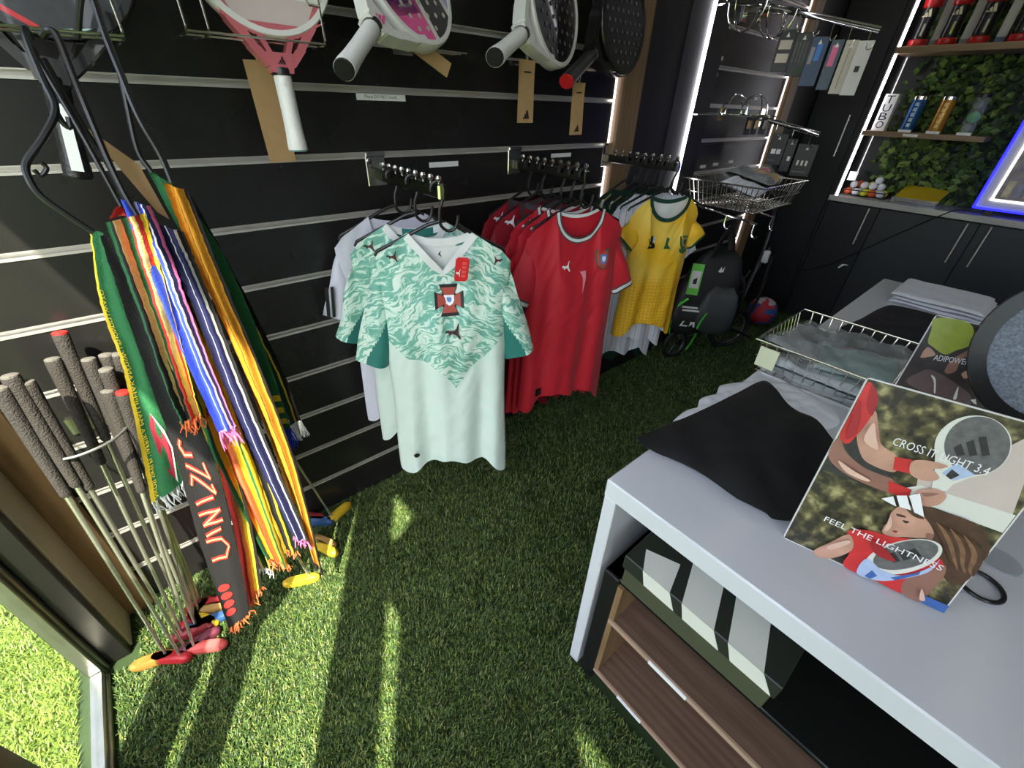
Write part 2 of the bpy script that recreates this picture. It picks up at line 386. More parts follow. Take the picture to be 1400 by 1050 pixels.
# ---------------------------------------------------------------- display table and what is under it
TZ = .749
t = thing('display_table', 'glossy white display table with thick top and panel legs', 'table', (1.4, 1.57, 0))
MB().box(.991, 1.95, .554, 2.58, TZ - .048, TZ, .003).build('table_top', M_WHITE, t, world=True, smooth=False)
MB().box(.992, 1.022, .556, 2.578, 0, TZ - .048, .002).build('leg', M_WHITE, t, world=True, smooth=False)
MB().box(1.919, 1.949, .556, 2.578, 0, TZ - .048, .002).build('leg', M_WHITE, t, world=True, smooth=False)

t = thing('shelf_unit', 'low walnut shelf unit with black sides and top beneath the white table', 'shelf unit', (1.45, .75, 0))
MB().box(1.034, 1.074, .557, .95, 0, .487, .002).build('side_panel', M_BLACK, t, world=True, smooth=False)
MB().box(1.85, 1.89, .557, .95, 0, .487, .002).build('side_panel', M_BLACK, t, world=True, smooth=False)
MB().box(1.034, 1.89, .562, .95, .474, .487, .002).build('top', mat('black_gloss_top', (18, 19, 20), .2), t, world=True, smooth=False)
MB().box(1.074, 1.088, .56, .95, .07, .465).build('inner_side', M_OAK, t, world=True, smooth=False)
MB().box(1.074, 1.85, .94, .95, .07, .465).build('back_panel', M_WALNUT, t, world=True, smooth=False)
for z in (.067, .33):
    s = MB().box(1.076, 1.85, .562, .945, z - .012, z).build('shelf', M_WALNUT, t, world=True, smooth=False)
    MB().box(1.076, 1.85, .556, .562, z - .013, z + .001).build('edge_band', M_WOODEDGE, s, world=True, smooth=False)
for (x0, x1, z) in ((1.195, 1.29, .324), (1.16, 1.235, .061)):
    MB().box(x0, x1, .5535, .5562, z - .006, z + .006).build('price_strip', M_PAPER, t, world=True, smooth=False)

t = thing('shoe_box', 'dark olive cardboard shoe box with three white bars across lid and front', 'box', (1.23, .655, .487))
M_BOXD = mat('box_charcoal', (38, 42, 36), .45, var=.06); M_BOXF = mat('box_olive', (74, 76, 58), .5, var=.06)
MB().box(1.078, 1.388, .558, .752, .487, .578, .002).build('body', M_BOXF, t, world=True, smooth=False)
MB().m(0).box(1.073, 1.393, .553, .757, .546, .588, .002).build('lid', M_BOXD, t, world=True, smooth=False)
MB().box(1.3935, 1.3945, .60, .63, .548, .556).box(1.3935, 1.3945, .645, .68, .556, .566).build('size_sticker', M_PAPER, t, world=True, smooth=False)
sp = MB()
bars_f = [((1.118, 1.180), (1.129, 1.199)), ((1.207, 1.272), (1.219, 1.293)), ((1.299, 1.362), (1.315, 1.387))]   # at the lid edge, at the bottom
bars_t = [(1.100, 1.165, .590, .60), (1.160, 1.222, .645, .66), (1.212, 1.275, .70, .74)]
for k, ((a0, a1), (b0, b1)) in enumerate(bars_f):
    sp.prism([(b0, .549), (b1, .549), (a1, .5885), (a0, .5885)], (0, .5528, 0), (1, 0, 0), (0, 0, 1), .0006)
tops = [[(1.118, .5535), (1.180, .5535), (1.160, .625), (1.093, .600)], [(1.207, .5535), (1.272, .5535), (1.226, .70), (1.165, .68)], [(1.299, .5535), (1.362, .5535), (1.305, .745), (1.24, .735)]]
for pl in tops: sp.prism(pl, (0, 0, .5881), (1, 0, 0), (0, 1, 0), .0006)
sp.build('bar_print', mat('print_white', (222, 222, 210), .5, var=.02), t, world=True, smooth=False)

# ---------------------------------------------------------------- cloth helpers
def radial_cloth(name, pts, z0, h, m, label, cat, seed=0, amp=.006, scale=9, group=None, rim=.35, n=110, rings=26, lift=None):
    B = closed_curve([(p[0], p[1], 0) for p in pts], n); c = np.mean(B, axis=0); mb = MB(); V = []; F = []
    for j in range(rings + 1):
        r = j / rings
        for k in range(n):
            p = c + (B[k] - c) * r
            fold = mnoise.noise(Vector((p[0] * scale + seed, p[1] * scale * .6, seed))) + .5 * mnoise.noise(Vector((p[0] * scale * 2.3, p[1] * scale * 2.1 + seed, 2.0)))
            z = z0 + h * (1 - r ** 8 * (1 - rim * .4)) + amp * fold * (1 - .4 * r ** 4)
            if lift: z += lift(p[0], p[1])
            V.append((p[0], p[1], max(z, z0 + .0015)))
    for j in range(rings):
        for k in range(n):
            k2 = (k + 1) % n; F.append((j * n + k, j * n + k2, (j + 1) * n + k2, (j + 1) * n + k))
    o = len(V)
    for k in range(n): p = B[k]; V.append((p[0] * .985 + c[0] * .015, p[1] * .985 + c[1] * .015, z0 + .0005))
    for k in range(n): F.append((rings * n + k, rings * n + (k + 1) % n, o + (k + 1) % n, o + k))
    mb.add(V, F); ob = mb.build(name, m, angle=80)
    return tag(ob, label, cat, group)
M_BLKCLOTH = mat('black_jersey_cloth', (15, 16, 17), .8, var=.1, bump=.2, bscale=500)
M_WHTCLOTH = mat('white_cloth', (226, 227, 232), .75, var=.03, bump=.15, bscale=300)
radial_cloth('folded_shirt', [(.985, .80), (.968, .87), (.980, .92), (.964, .97), (.978, 1.02), (.966, 1.07), (.985, 1.12), (1.03, 1.19), (1.08, 1.235), (1.15, 1.225), (1.21, 1.19), (1.23, 1.12), (1.16, .98), (1.06, .86)], TZ, .014, M_WHTCLOTH, 'crumpled white shirt half under the black one on the table', 'shirt', 5, .008, 16)
radial_cloth('folded_shirt', [(.966, .685), (.974, .76), (.992, .855), (1.006, .95), (1.020, 1.06), (1.034, 1.16), (1.075, 1.15), (1.13, 1.10), (1.20, 1.075), (1.26, 1.02), (1.29, .92), (1.31, .80), (1.285, .735), (1.255, .70), (1.235, .702), (1.19, .694), (1.13, .70), (1.07, .695), (1.01, .68)], TZ + .016, .013, M_BLKCLOTH, 'plain black shirt laid flat on the white table', 'shirt', 2, .009, 9, lift=lambda x, y: .0035 * math.sin((x * 1.1 + y * .5) * 42 + 3 * math.sin(y * 9)) + .004 * math.sin(x * 18 - y * 7))
radial_cloth('folded_shirt', [(1.05, 1.72), (1.07, 1.95), (1.085, 2.12), (1.12, 2.21), (1.25, 2.22), (1.36, 2.20), (1.37, 1.9), (1.32, 1.72), (1.18, 1.66)], TZ, .012, M_BLKCLOTH, 'black folded garment beside the folded white towel', 'shirt', 8, .004, 9)
# folded towel: three stacked layers
t = thing('folded_towel', 'white towel folded in layers at the far end of the table', 'towel', (1.23, 2.38, TZ))
for k, (dx, h0) in enumerate(((0, .0), (.008, .014), (-.004, .028))):
    mb = MB()
    def f(u, v, k=k, dx=dx, h0=h0):
        x = 1.082 + dx + .285 * u; y = 2.24 + .005 * math.sin(u * 9 + k) + .29 * v
        e = min(u, 1 - u, v, 1 - v); z = TZ + h0 + .014 * min(1, e * 14 + .15) ** .5 + .004 * mnoise.noise(Vector((x * 14, y * 14, k)))
        return (x, y, z)
    mb.grid(f, 30, 30); mb.grid(lambda u, v: (1.082 + dx + .285 * u, 2.24 + .29 * v, TZ + h0 + .0005), 1, 1)
    ob = mb.build('layer', M_WHTCLOTH, t, world=True, angle=80)

# ---------------------------------------------------------------- wire baskets
def wire_basket(name, label, x0, x1, y0, y1, z0, z1, nx, ny, flare=.02, r=.0017, group=None):
    t = thing(name, label, 'basket', ((x0 + x1) / 2, (y0 + y1) / 2, z0), 0, group)
    b = [(x0 + flare, y0 + flare), (x1 - flare, y0 + flare), (x1 - flare, y1 - flare), (x0 + flare, y1 - flare)]
    tp = [(x0, y0), (x1, y0), (x1, y1), (x0, y1)]
    rim = MB().tube([(p[0], p[1], z1) for p in tp], r * 1.7, 8, closed=True); rim.build('rim', M_WIRE, t, world=True)
    MB().tube([((a[0] + c[0]) / 2, (a[1] + c[1]) / 2, (z0 + z1) / 2) for a, c in zip(b, tp)], r, 6, closed=True).tube([(p[0], p[1], z0 + r) for p in b], r * 1.3, 6, closed=True).build('middle_ring', M_WIRE, t, world=True)
    w = MB()
    for i in range(1, nx):
        f = i / nx; X = x0 + (x1 - x0) * f; Xb = x0 + flare + (x1 - x0 - 2 * flare) * f
        w.tube([(X, y0, z1), (Xb, y0 + flare, z0 + r), (Xb, y1 - flare, z0 + r), (X, y1, z1)], r, 6)
    for i in range(1, ny):
        f = i / ny; Y = y0 + (y1 - y0) * f; Yb = y0 + flare + (y1 - y0 - 2 * flare) * f
        w.tube([(x0, Y, z1), (x0 + flare, Yb, z0 + r), (x1 - flare, Yb, z0 + r), (x1, Y, z1)], r, 6)
    w.build('wires', M_WIRE, t, world=True)
    return t
wire_basket('wire_basket', 'chrome wire basket of wrapped garments standing on the white table', .965, 1.275, 1.222, 1.57, TZ, TZ + .098, 11, 12)
def packet(name, label, c, size, rz, m, seed, film=True, tilt=(0, 0), group=None, bulge=.5):
    t = thing(name, label, 'packet', c, rz, group); t.rotation_euler = (tilt[0], tilt[1], rz)
    a, b, h = size
    def f(sg, inset=0.0):
        def g(u, v):
            e = min(u, 1 - u, v, 1 - v); k = min(1, e * 6) ** .6
            x = (u - .5) * (a - inset); y = (v - .5) * (b - inset)
            z = sg * h / 2 * (k * .8 + .2) + .35 * h * mnoise.noise(Vector((x * 22 + seed, y * 22, seed * 1.7))) * k
            return (x, y, z)
        return g
    MB().grid(f(1, .03), 26, 26).grid(f(-1, .03), 26, 26).build('garment', m, t, angle=85)
    if film:
        def ff(sg):
            g0 = f(sg)
            def q(u, v):
                x, y, z = g0(u, v); return (x, y, z + sg * .004 + .003 * mnoise.noise(Vector((x * 60, y * 60, seed))))
            return q
        MB().grid(ff(1), 30, 30).grid(ff(-1), 30, 30).build('plastic_sleeve', M_FILM, t, angle=85)
    return t
G1 = mat('garment_grey', (112, 112, 110), .8, var=.12, vscale=14); G2 = mat('garment_teal_print', (120, 150, 142), .8, var=.3, vscale=20); G3 = mat('garment_dark', (58, 56, 54), .8, var=.15)
packet('wrapped_garment', 'dark garment in clear plastic at the back of the table basket', (1.18, 1.46, TZ + .060), (.20, .20, .04), .15, G3, 3, tilt=(.08, .05))
packet('wrapped_garment', 'grey garment in clear plastic in the table basket', (1.06, 1.42, TZ + .055), (.18, .28, .04), -.1, G1, 6, tilt=(-.05, .1))
packet('wrapped_garment', 'teal printed garment in clear plastic in the table basket', (1.19, 1.32, TZ + .080), (.20, .17, .03), .2, G2, 9, tilt=(.05, -.03))
packet('wrapped_garment', 'grey rolled garment in clear plastic along the basket front', (1.12, 1.262, TZ + .038), (.27, .075, .045), .0, mat('garment_pale', (150, 156, 154), .6, var=.15), 12)
tag(MB().box(.985, 1.035, 1.212, 1.216, TZ + .03, TZ + .088).build('price_card', mat('pale_card', (222, 226, 190), .4), smooth=False), 'pale yellow price card clipped to the table basket', 'card')

# ---------------------------------------------------------------- printed boards on the table
def decal(mb, pts, conv): mb.add([conv(*p) for p in pts], [tuple(range(len(pts)))])
def inkm(name, c, var=.12, vs=60): return mat('print_' + name, c, .35, var=var, vscale=vs)
class Board:
    def __init__(s, name, label, BL, BR, TLdir, w, h, base):
        s.BL = np.array(BL); ex = np.array(BR) - s.BL; s.ex = ex / np.linalg.norm(ex)
        e = np.array(TLdir); e = e - s.ex * (e @ s.ex); s.ey = e / np.linalg.norm(e); s.n = np.cross(s.ex, s.ey)
        if s.n @ (CAM - s.BL) < 0: s.n = -s.n
        s.w = w; s.h = h; s.lay = 0; s.t = thing(name, label, 'poster', s.BL)
        r = .006; pl = []
        for (cx, cy, a0) in ((w - r, r, -90), (w - r, h - r, 0), (r, h - r, 90), (r, r, 180)):
            for k in range(5): a = R(a0 + 22.5 * k); pl.append((cx + r * math.cos(a), cy + r * math.sin(a)))
        t_ = MB(); th = .004
        o = s.BL - s.n * th
        flip = (np.cross(s.ex, s.ey) @ s.n) < 0
        t_.prism(pl, s.BL if flip else o, s.ex, s.ey, th); t_.build('board', mat('board_edge', (225, 222, 218), .4), s.t, world=True, smooth=False)
        s.poly([(.002, .002), (w - .002, .002), (w - .002, h - .002), (.002, h - .002)], base, 'picture')
    def at(s, u, v): return s.BL + s.ex * u + s.ey * v + s.n * (.0004 + .0002 * s.lay)
    def uv(s, px, py): p = UP(px, py, s.BL, s.n) - s.BL; return (float(np.clip(p @ s.ex, .003, s.w - .003)), float(np.clip(p @ s.ey, .003, s.h - .003)))
    def poly(s, pts, m, name='print'):
        s.lay += 1; mb = MB(); decal(mb, pts, s.at)
        bm_ = mb.build(name, m, s.t, world=True, smooth=False)
        return bm_
    def px(s, pts, m, conv, smooth=True, name='print'):
        P = [s.uv(*conv(*p)) for p in pts]
        if smooth: P = [(q[0], q[1]) for q in closed_curve([(a, b, 0) for a, b in P], len(P) * 5)]
        return s.poly(P, m, name)
    def text(s, body, p0, p1, conv, h, m):
        s.lay += 1; a = np.array(s.uv(*conv(*p0))); b = np.array(s.uv(*conv(*p1))); d = b - a; L = np.linalg.norm(d); d /= L; q = np.array([-d[1], d[0]])
        mb = MB(); add_text(mb, body, (0, 0, 0), (1, 0, 0), (0, 1, 0), L, h, fn=lambda x, y: s.at(*(a + d * x + q * y)))
        mb.build('lettering', m, s.t, world=True, smooth=False)
def bokeh(name, c1, c2, c3, sc):
    if name in MATS: return MATS[name]
    m = bpy.data.materials.new(name); m.use_nodes = True; nt = m.node_tree; b = nt.nodes['Principled BSDF']
    tc = nt.nodes.new('ShaderNodeTexCoord'); nz = nt.nodes.new('ShaderNodeTexNoise'); nz.inputs['Scale'].default_value = sc; nz.inputs['Detail'].default_value = 2.5
    cr = nt.nodes.new('ShaderNodeValToRGB'); e = cr.color_ramp.elements
    e[0].position = .40; e[0].color = lin(*c1) + (1,); e[1].position = .72; e[1].color = lin(*c3) + (1,); k = e.new(.55); k.color = lin(*c2) + (1,)
    nt.links.new(tc.outputs['Object'], nz.inputs['Vector']); nt.links.new(nz.outputs[0], cr.inputs[0]); nt.links.new(cr.outputs[0], b.inputs['Base Color']); b.inputs['Roughness'].default_value = .3
    MATS[name] = m; return m
BLp = U(1070, 735, 2, TZ); BRp = U(1292, 838, 2, TZ); _e = BRp - BLp; _d = ray(1186, 515); TLp = CAM + (_e @ (BLp - CAM)) / (_e @ _d) * _d
k2 = 360 / 1022; c2 = lambda x, y: (1040 + x * k2, 480 + y * k2)
B1 = Board('poster_board', 'padel poster board reading CROSS IT LIGHT 3.4 with a player in red', BLp, BRp, TLp - BLp, .222, .312, bokeh('foliage_print', (48, 46, 36), (98, 92, 62), (176, 168, 118), 55))
SK = inkm('skin', (196, 150, 128), .18, 30); SKD = inkm('skin_shade', (150, 108, 92), .15, 30); RD = inkm('red', (206, 52, 52), .12, 40); RDD = inkm('red_deep', (165, 38, 42), .1, 40)
BG = inkm('beige', (205, 190, 180), .05, 20); WH = inkm('white', (232, 230, 228), .02); HR = inkm('hair', (82, 58, 44), .3, 70); DK = inkm('dark', (52, 52, 50), .3, 90); BLU = inkm('blue', (66, 104, 170), .1); PB = inkm('pale_blue', (176, 194, 222), .1); GRY = inkm('racket_grey', (104, 104, 102), .25, 120)
# upper picture
B1.px([(610, 490), (700, 500), (1100, 300), (1100, 720), (960, 690), (600, 545)], BG, c2, False)
B1.px([(560, 530), (620, 520), (1000, 640), (1020, 720), (970, 716), (600, 580)], WH, c2, False)
B1.px([(245, 420), (320, 365), (420, 330), (520, 500), (480, 545), (215, 450)], DK, c2, False)
B1.px([(290, 330), (335, 395), (400, 450), (470, 480), (515, 500), (500, 545), (420, 520), (320, 470), (258, 405)], SKD, c2)
B1.px([(375, 310), (440, 230), (456, 290), (468, 360), (530, 410), (520, 468), (430, 440), (388, 400)], SK, c2)
B1.px([(395, 120), (440, 140), (455, 190), (430, 250), (378, 320), (335, 358), (305, 325), (345, 240)], RD, c2)
B1.px([(430, 130), (455, 180), (432, 250), (410, 210)], RDD, c2)
B1.px([(520, 408), (588, 420), (578, 474), (512, 458)], RD, c2, False)
B1.px([(496, 500), (585, 536), (570, 572), (496, 545)], RD, c2, False)
# racket
def ell(cx, cy, rx, ry, rot, n=28): return [(cx + rx * math.cos(a) * math.cos(rot) - ry * math.sin(a) * math.sin(rot), cy + rx * math.cos(a) * math.sin(rot) + ry * math.sin(a) * math.cos(rot)) for a in [2 * math.pi * k / n for k in range(n)]]
B1.px([(675, 400), (700, 300), (790, 470), (835, 478), (745, 515), (720, 540), (660, 540), (672, 480)], WH, c2, False)
B1.px(ell(822, 366, 150, 118, -.12), WH, c2)
B1.px(ell(838, 364, 128, 112, -.12), GRY, c2)
B1.px([(700, 470), (760, 430), (830, 478), (745, 500)], PB, c2, False)
B1.px([(715, 480), (740, 455), (770, 478), (735, 495)], DK, c2, False)
for k in range(3):
    B1.px([(745 + 48 * k, 372 - 20 * k), (775 + 48 * k, 355 - 14 * k), (790 + 48 * k, 400), (760 + 48 * k, 405)], DK, c2, False)
B1.px([(585, 425), (640, 420), (722, 440), (700, 452), (668, 455), (690, 490), (640, 500), (580, 474)], SK, c2)
B1.px([(600, 540), (660, 528), (700, 540), (718, 560), (690, 590), (640, 598), (600, 580)], SK, c2)
B1.px([(625, 545), (690, 548), (640, 560)], SKD, c2)
# lower picture
B1.px([(470, 690), (500, 640), (560, 590), (650, 600), (720, 622), (800, 650), (870, 700), (895, 780), (880, 850), (820, 890), (740, 900), (690, 840), (680, 740), (600, 720), (520, 705)], HR, c2)
B1.px([(545, 592), (590, 600), (650, 660), (668, 710), (620, 720), (560, 715), (515, 716), (472, 700), (478, 672), (500, 655), (502, 625)], SK, c2)
B1.px([(525, 625), (555, 632), (560, 640), (530, 634)], HR, c2); B1.px([(548, 650), (575, 656), (560, 662)], DK, c2)
B1.px([(508, 690), (530, 692), (520, 698)], RDD, c2)
B1.px([(640, 700), (668, 705), (660, 725), (640, 720)], SKD, c2)
B1.px([(338, 692), (420, 690), (500, 712), (600, 730), (710, 825), (610, 880), (560, 935), (440, 885), (320, 830), (345, 770)], RD, c2)
B1.px([(343, 705), (352, 765), (255, 806), (200, 776), (270, 735)], SK, c2)
B1.px([(555, 880), (640, 850), (710, 822), (705, 870), (650, 930), (612, 972), (545, 935)], SKD, c2)
B1.px(ell(552, 790, 152, 62, -.22), WH, c2)
B1.px(ell(560, 782, 128, 52, -.22), GRY, c2)
for k in range(3): B1.px([(490 + 40 * k, 780 - 8 * k), (515 + 40 * k, 770 - 8 * k), (540 + 40 * k, 805 - 10 * k), (512 + 40 * k, 812 - 8 * k)], DK, c2, False)
B1.px([(370, 850), (410, 795), (475, 845), (560, 860), (650, 830), (690, 800), (640, 850), (500, 880), (420, 880)], PB, c2)
B1.px([(400, 862), (430, 840), (450, 862), (420, 876)], BLU, c2, False); B1.px([(500, 868), (600, 850), (620, 838), (610, 856), (520, 878)], BLU, c2, False)
B1.px([(630, 935), (745, 985), (715, 1012), (615, 968)], BLU, c2, False)
HR2 = inkm('hair_light', (130, 96, 70), .3, 80); SKH = inkm('skin_light', (222, 184, 164), .1, 40)
for k in range(7):
    B1.px([(650 + 26 * k, 640 + 12 * k), (700 + 26 * k, 690 + 14 * k), (730 + 20 * k, 760 + 12 * k), (745 + 14 * k, 830 + 6 * k), (728 + 14 * k, 800 + 6 * k), (690 + 24 * k, 710 + 12 * k)], HR2 if k % 2 else HR, c2)
B1.px([(500, 628), (486, 660), (476, 682), (492, 684), (506, 660)], SKH, c2); B1.px([(560, 600), (600, 612), (630, 640), (590, 630)], HR, c2)
B1.px([(262, 742), (335, 722), (340, 736), (270, 758)], SKH, c2); B1.px([(398, 330), (436, 270), (446, 330), (452, 372), (420, 360)], SKH, c2)
B1.px([(425, 720), (470, 745), (520, 800), (470, 790), (430, 760)], RDD, c2); B1.px([(360, 190), (385, 200), (372, 290), (345, 330), (330, 320)], RDD, c2)
B1.px([(620, 905), (632, 950), (610, 945)], SKH, c2); B1.px([(300, 415), (360, 455), (420, 490), (400, 492), (330, 460)], SKH, c2)
for q in ([(465, 560), (510, 551), (522, 590), (500, 580)], [(522, 548), (562, 548), (578, 604), (535, 592)], [(570, 548), (612, 540), (628, 630), (590, 612)]): B1.px(q, M_WINK, c2, False, 'three_bar_logo')
B1.text('CROSS IT LIGHT 3.4', (503, 352), (866, 470), c2, .0125, M_WINK)
B1.text('FEEL THE LIGHTNESS', (243, 645), (692, 836), c2, .0095, M_WINK)

# second board behind it
k5 = 200 / 875; c5 = lambda x, y: (1200 + x * k5, 360 + y * k5)
P2 = np.array([1.288, 1.115, TZ]); TL2 = U(1282, 433, 1, 1.19)
B2 = Board('poster_board', 'dark padel poster board reading ADIPOWER with a player in lime green', P2, P2 + np.array([.215, .035, 0]), TL2 - P2, .216, .305, inkm('dark_ground', (58, 50, 48), .3, 30))
B2.px([(345, 325), (560, 350), (560, 480), (470, 520), (400, 545), (330, 500), (300, 470), (320, 400)], inkm('lime', (158, 168, 58), .15, 40), c5)
B2.px([(255, 560), (300, 500), (345, 545), (300, 560)], SK, c5)
B2.px([(440, 580), (500, 540), (590, 500), (590, 540), (500, 570), (470, 640), (420, 660), (400, 640)], SKD, c5)
B2.px([(500, 660), (540, 640), (565, 660), (520, 690)], SK, c5)
B2.px([(180, 720), (250, 650), (330, 640), (470, 720), (560, 800), (500, 850)], inkm('brown', (104, 84, 82), .15, 30), c5)
B2.px([(318, 668), (345, 690), (345, 770), (335, 770), (335, 710)], WH, c5); B2.px([(450, 805), (482, 735), (470, 808)], WH, c5); B2.px([(555, 815), (585, 810), (590, 845), (570, 835)], WH, c5, False)
B2.text('ADIPOWER C', (330, 578), (580, 615), c5, .012, M_WINK)

# ---------------------------------------------------------------- padel rackets
def racket(name, label, P_end, P_head, normal, pal, L=.455, group='padel rackets on the slat wall', dots=True, logo=None, bars=None, cat='racket', rimw=.012):
    """handle end P_end, axis towards P_head, face along normal; local x across, y along the axis, z out of the face"""
    P_end = np.array(P_end, float); ay = np.array(P_head, float) - P_end; ay /= np.linalg.norm(ay)
    nz = np.array(normal, float); nz = nz - ay * (nz @ ay); nz /= np.linalg.norm(nz); ax = np.cross(ay, nz)
    t = thing(name, label, cat, P_end, 0, group)
    W = lambda x, y, z: P_end + (ax * x + ay * y + nz * z) * (L / .455)
    def MBW(): return MB()
    cy, rx, ry = .328, .127, .134; th = .019; DY = .036
    def out(k, n, g=0.0):
        a = 2 * math.pi * k / n; return ((rx + g) * math.cos(a) * (1 - .06 * math.sin(a)), cy + (ry + g) * math.sin(a))
    n = 56
    def ringmesh(gi, go, t0):
        mb = MB(); V = []; F = []
        prof = [(gi, t0), (go - .003, t0), (go, t0 - .004), (go, -t0 + .004), (go - .003, -t0), (gi, -t0)]
        for k in range(n):
            for g, z in prof: x, y = out(k, n, g); V.append(W(x, y, z))
        m = len(prof)
        for k in range(n):
            for j in range(m):
                F.append((k * m + j, k * m + (j + 1) % m, ((k + 1) % n) * m + (j + 1) % m, ((k + 1) % n) * m + j))
        return mb.add(V, F)
    ringmesh(-rimw, 0, th).build('frame', pal['frame'], t, world=True)
    for s in (1, -1):
        mb = MB(); V = [W(0, cy, s * (th - .003))] + [W(*out(k, n, -rimw), s * (th - .003)) for k in range(n)]; F = [(0, k + 1, (k + 1) % n + 1) for k in range(n)]
        mb.add(V, F).build('face', pal['face'], t, world=True)
    mb = MB(); V = []
    # throat: two arms and a bridge, open triangle between
    for s in (-1, 1):
        pts = [(s * .092, .215), (s * .070, .180), (s * .042, .142), (s * .017, .112)]
        for k in range(3):
            (x0, y0), (x1, y1) = pts[k], pts[k + 1]; w0 = .0105; y0 += DY; y1 += DY
            P = [(x0 - w0, y0), (x0 + w0, y0), (x1 + w0 * .8, y1), (x1 - w0 * .8, y1)]
            V = [W(a, b, z) for z in (th - .002, -th + .002) for a, b in P]
            mb.add(V, [(0, 1, 2, 3), (4, 5, 6, 7), (0, 1, 5, 4), (1, 2, 6, 5), (2, 3, 7, 6), (3, 0, 4, 7)])
    for s in ((-1, 1) if pal.get('rib') else ()):
        P = [(s * .030, .175 + DY), (s * .041, .175 + DY), (s * .014, .118 + DY), (s * .004, .118 + DY)]
        V = [W(a, b, z) for z in (th - .003, -th + .003) for a, b in P]; mb.add(V, [(0, 1, 2, 3), (4, 5, 6, 7), (0, 1, 5, 4), (1, 2, 6, 5), (2, 3, 7, 6), (3, 0, 4, 7)])
    P = [(-.02, .138), (.02, .138), (.026, .135 + DY), (-.026, .135 + DY)]
    V = [W(a, b, z) for z in (th - .001, -th + .001) for a, b in P]; mb.add(V, [(0, 1, 2, 3), (4, 5, 6, 7), (0, 1, 5, 4), (1, 2, 6, 5), (2, 3, 7, 6), (3, 0, 4, 7)])
    mb.build('throat', pal['throat'], t, world=True, smooth=False)
    # grip
    prof = [(.017, .004), (.0215, .002), (.0215, .014), (.0195, .035), (.0185, .07), (.0185, .142)]
    V = []; F = []; m = 16
    for r_, y in prof:
        for k in range(m): a = 2 * math.pi * k / m; V.append(W(r_ * math.cos(a) * .9, y, r_ * math.sin(a) * 1.1))
    for i in range(len(prof) - 1):
        for k in range(m): F.append((i * m + k, i * m + (k + 1) % m, (i + 1) * m + (k + 1) % m, (i + 1) * m + k))
    MB().add(V, F).build('grip', pal['grip'], t, world=True)
    mb = MB(); V = []
    for r_, y in ((.0215, .004), (.0192, -.001)):
        for k in range(m): a = 2 * math.pi * k / m; V.append(W(r_ * math.cos(a) * .9, y, r_ * math.sin(a) * 1.1))
    F = [(k, (k + 1) % m, m + (k + 1) % m, m + k) for k in range(m)] + [tuple(range(m, 2 * m))]
    mb.add(V, F).build('end_cap', pal['cap'], t, world=True)
    mb = MB(); V = []; F = []
    for r_, y in ((.0195, .134), (.0205, .142), (.0195, .147)):
        for k in range(m): a = 2 * math.pi * k / m; V.append(W(r_ * math.cos(a) * .95, y, r_ * math.sin(a) * 1.12))
    for i in range(2):
        for k in range(m): F.append((i * m + k, i * m + (k + 1) % m, (i + 1) * m + (k + 1) % m, (i + 1) * m + k))
    mb.add(V, F).build('collar', M_PLASTIC, t, world=True)
    if bars:
        for pl, mm, nm in bars:
            mb = MB(); mb.add([W(a, b + .028, th - .0022) for a, b in pl], [tuple(range(len(pl)))]); mb.build(nm, mm, t, world=True, smooth=False)
    if dots:
        mb = MB()
        for i in range(-3, 4):
            for j in range(-3, 4):
                x = i * .027 + (.0135 if j % 2 else 0); y = cy + j * .027
                if (x / .10) ** 2 + ((y - cy) / .115) ** 2 < 1:
                    V = [W(x + .0052 * math.cos(a), y + .0052 * math.sin(a), th - .0012) for a in [2 * math.pi * k / 10 for k in range(10)]]; mb.add(V, [tuple(range(10))])
        mb.build('hole_pattern', pal['dots'], t, world=True, smooth=False)
    if logo:
        col, x0, y0, sz = logo; mb = MB()
        for pl in THREE_BARS: mb.add([W(x0 + (a - .5) * sz, y0 + DY + (b - .4) * sz, th + .0005) for a, b in pl], [tuple(range(len(pl)))])
        mb.build('three_bar_logo', col, t, world=True, smooth=False)
    return t, W
gl = lambda n, c, r=.25, **k: mat(n, c, r, coat=.3, **k)
W_ = gl('racket_white', (226, 224, 220)); PK = gl('racket_pink', (196, 104, 112)); BK = gl('racket_black', (18, 18, 19)); HOT = gl('racket_hot_pink', (240, 96, 160)); LIL = gl('racket_lilac', (168, 168, 206)); CARB = gl('racket_carbon', (44, 44, 46), var=.25, vscale=60)
RED = gl('racket_red', (196, 36, 40)); NAVY = gl('racket_navy', (40, 36, 110)); DOTL = mat('hole_pale', (196, 190, 176), .5, var=.1); DOTD = mat('hole_grey', (96, 96, 98), .3, var=.1); GREYF = gl('racket_greypink', (206, 190, 186))
GRIPW = mat('grip_white', (232, 230, 226), .6, bump=.3, bscale=200); GRIPB = mat('grip_black', (28, 27, 26), .4, bump=.5, bscale=160)
# white, pink and lilac
racket('padel_racket', 'white padel racket with pink and lilac face on a wire rest', U(470, 96, 0, .30), (.11, .69, 1.625), (1, .05, .25),
       dict(frame=W_, face=LIL, throat=W_, grip=GRIPW, cap=M_BLACK, dots=DOTL), L=.495, logo=(HOT, 0, .125, .022),
       bars=[([(-.085, .215), (-.04, .185), (.03, .175), (.085, .205), (.112, .25), (-.115, .30), (-.112, .26)], HOT, 'pink_field'), ([(.114, .262), (.118, .30), (.105, .345), (-.112, .375), (-.117, .32)], CARB, 'dark_field'),
             ([(.112, .248), (.115, .262), (-.116, .318), (-.116, .302)], W_, 'white_line'), ([(.106, .343), (.102, .356), (-.108, .39), (-.113, .374)], W_, 'white_line'), ([(-.02, .178), (.02, .175), (.055, .262), (.015, .272)], NAVY, 'navy_flash'), ([(.012, .205), (.020, .203), (.036, .245), (.028, .248)], W_, 'flash_letter')])
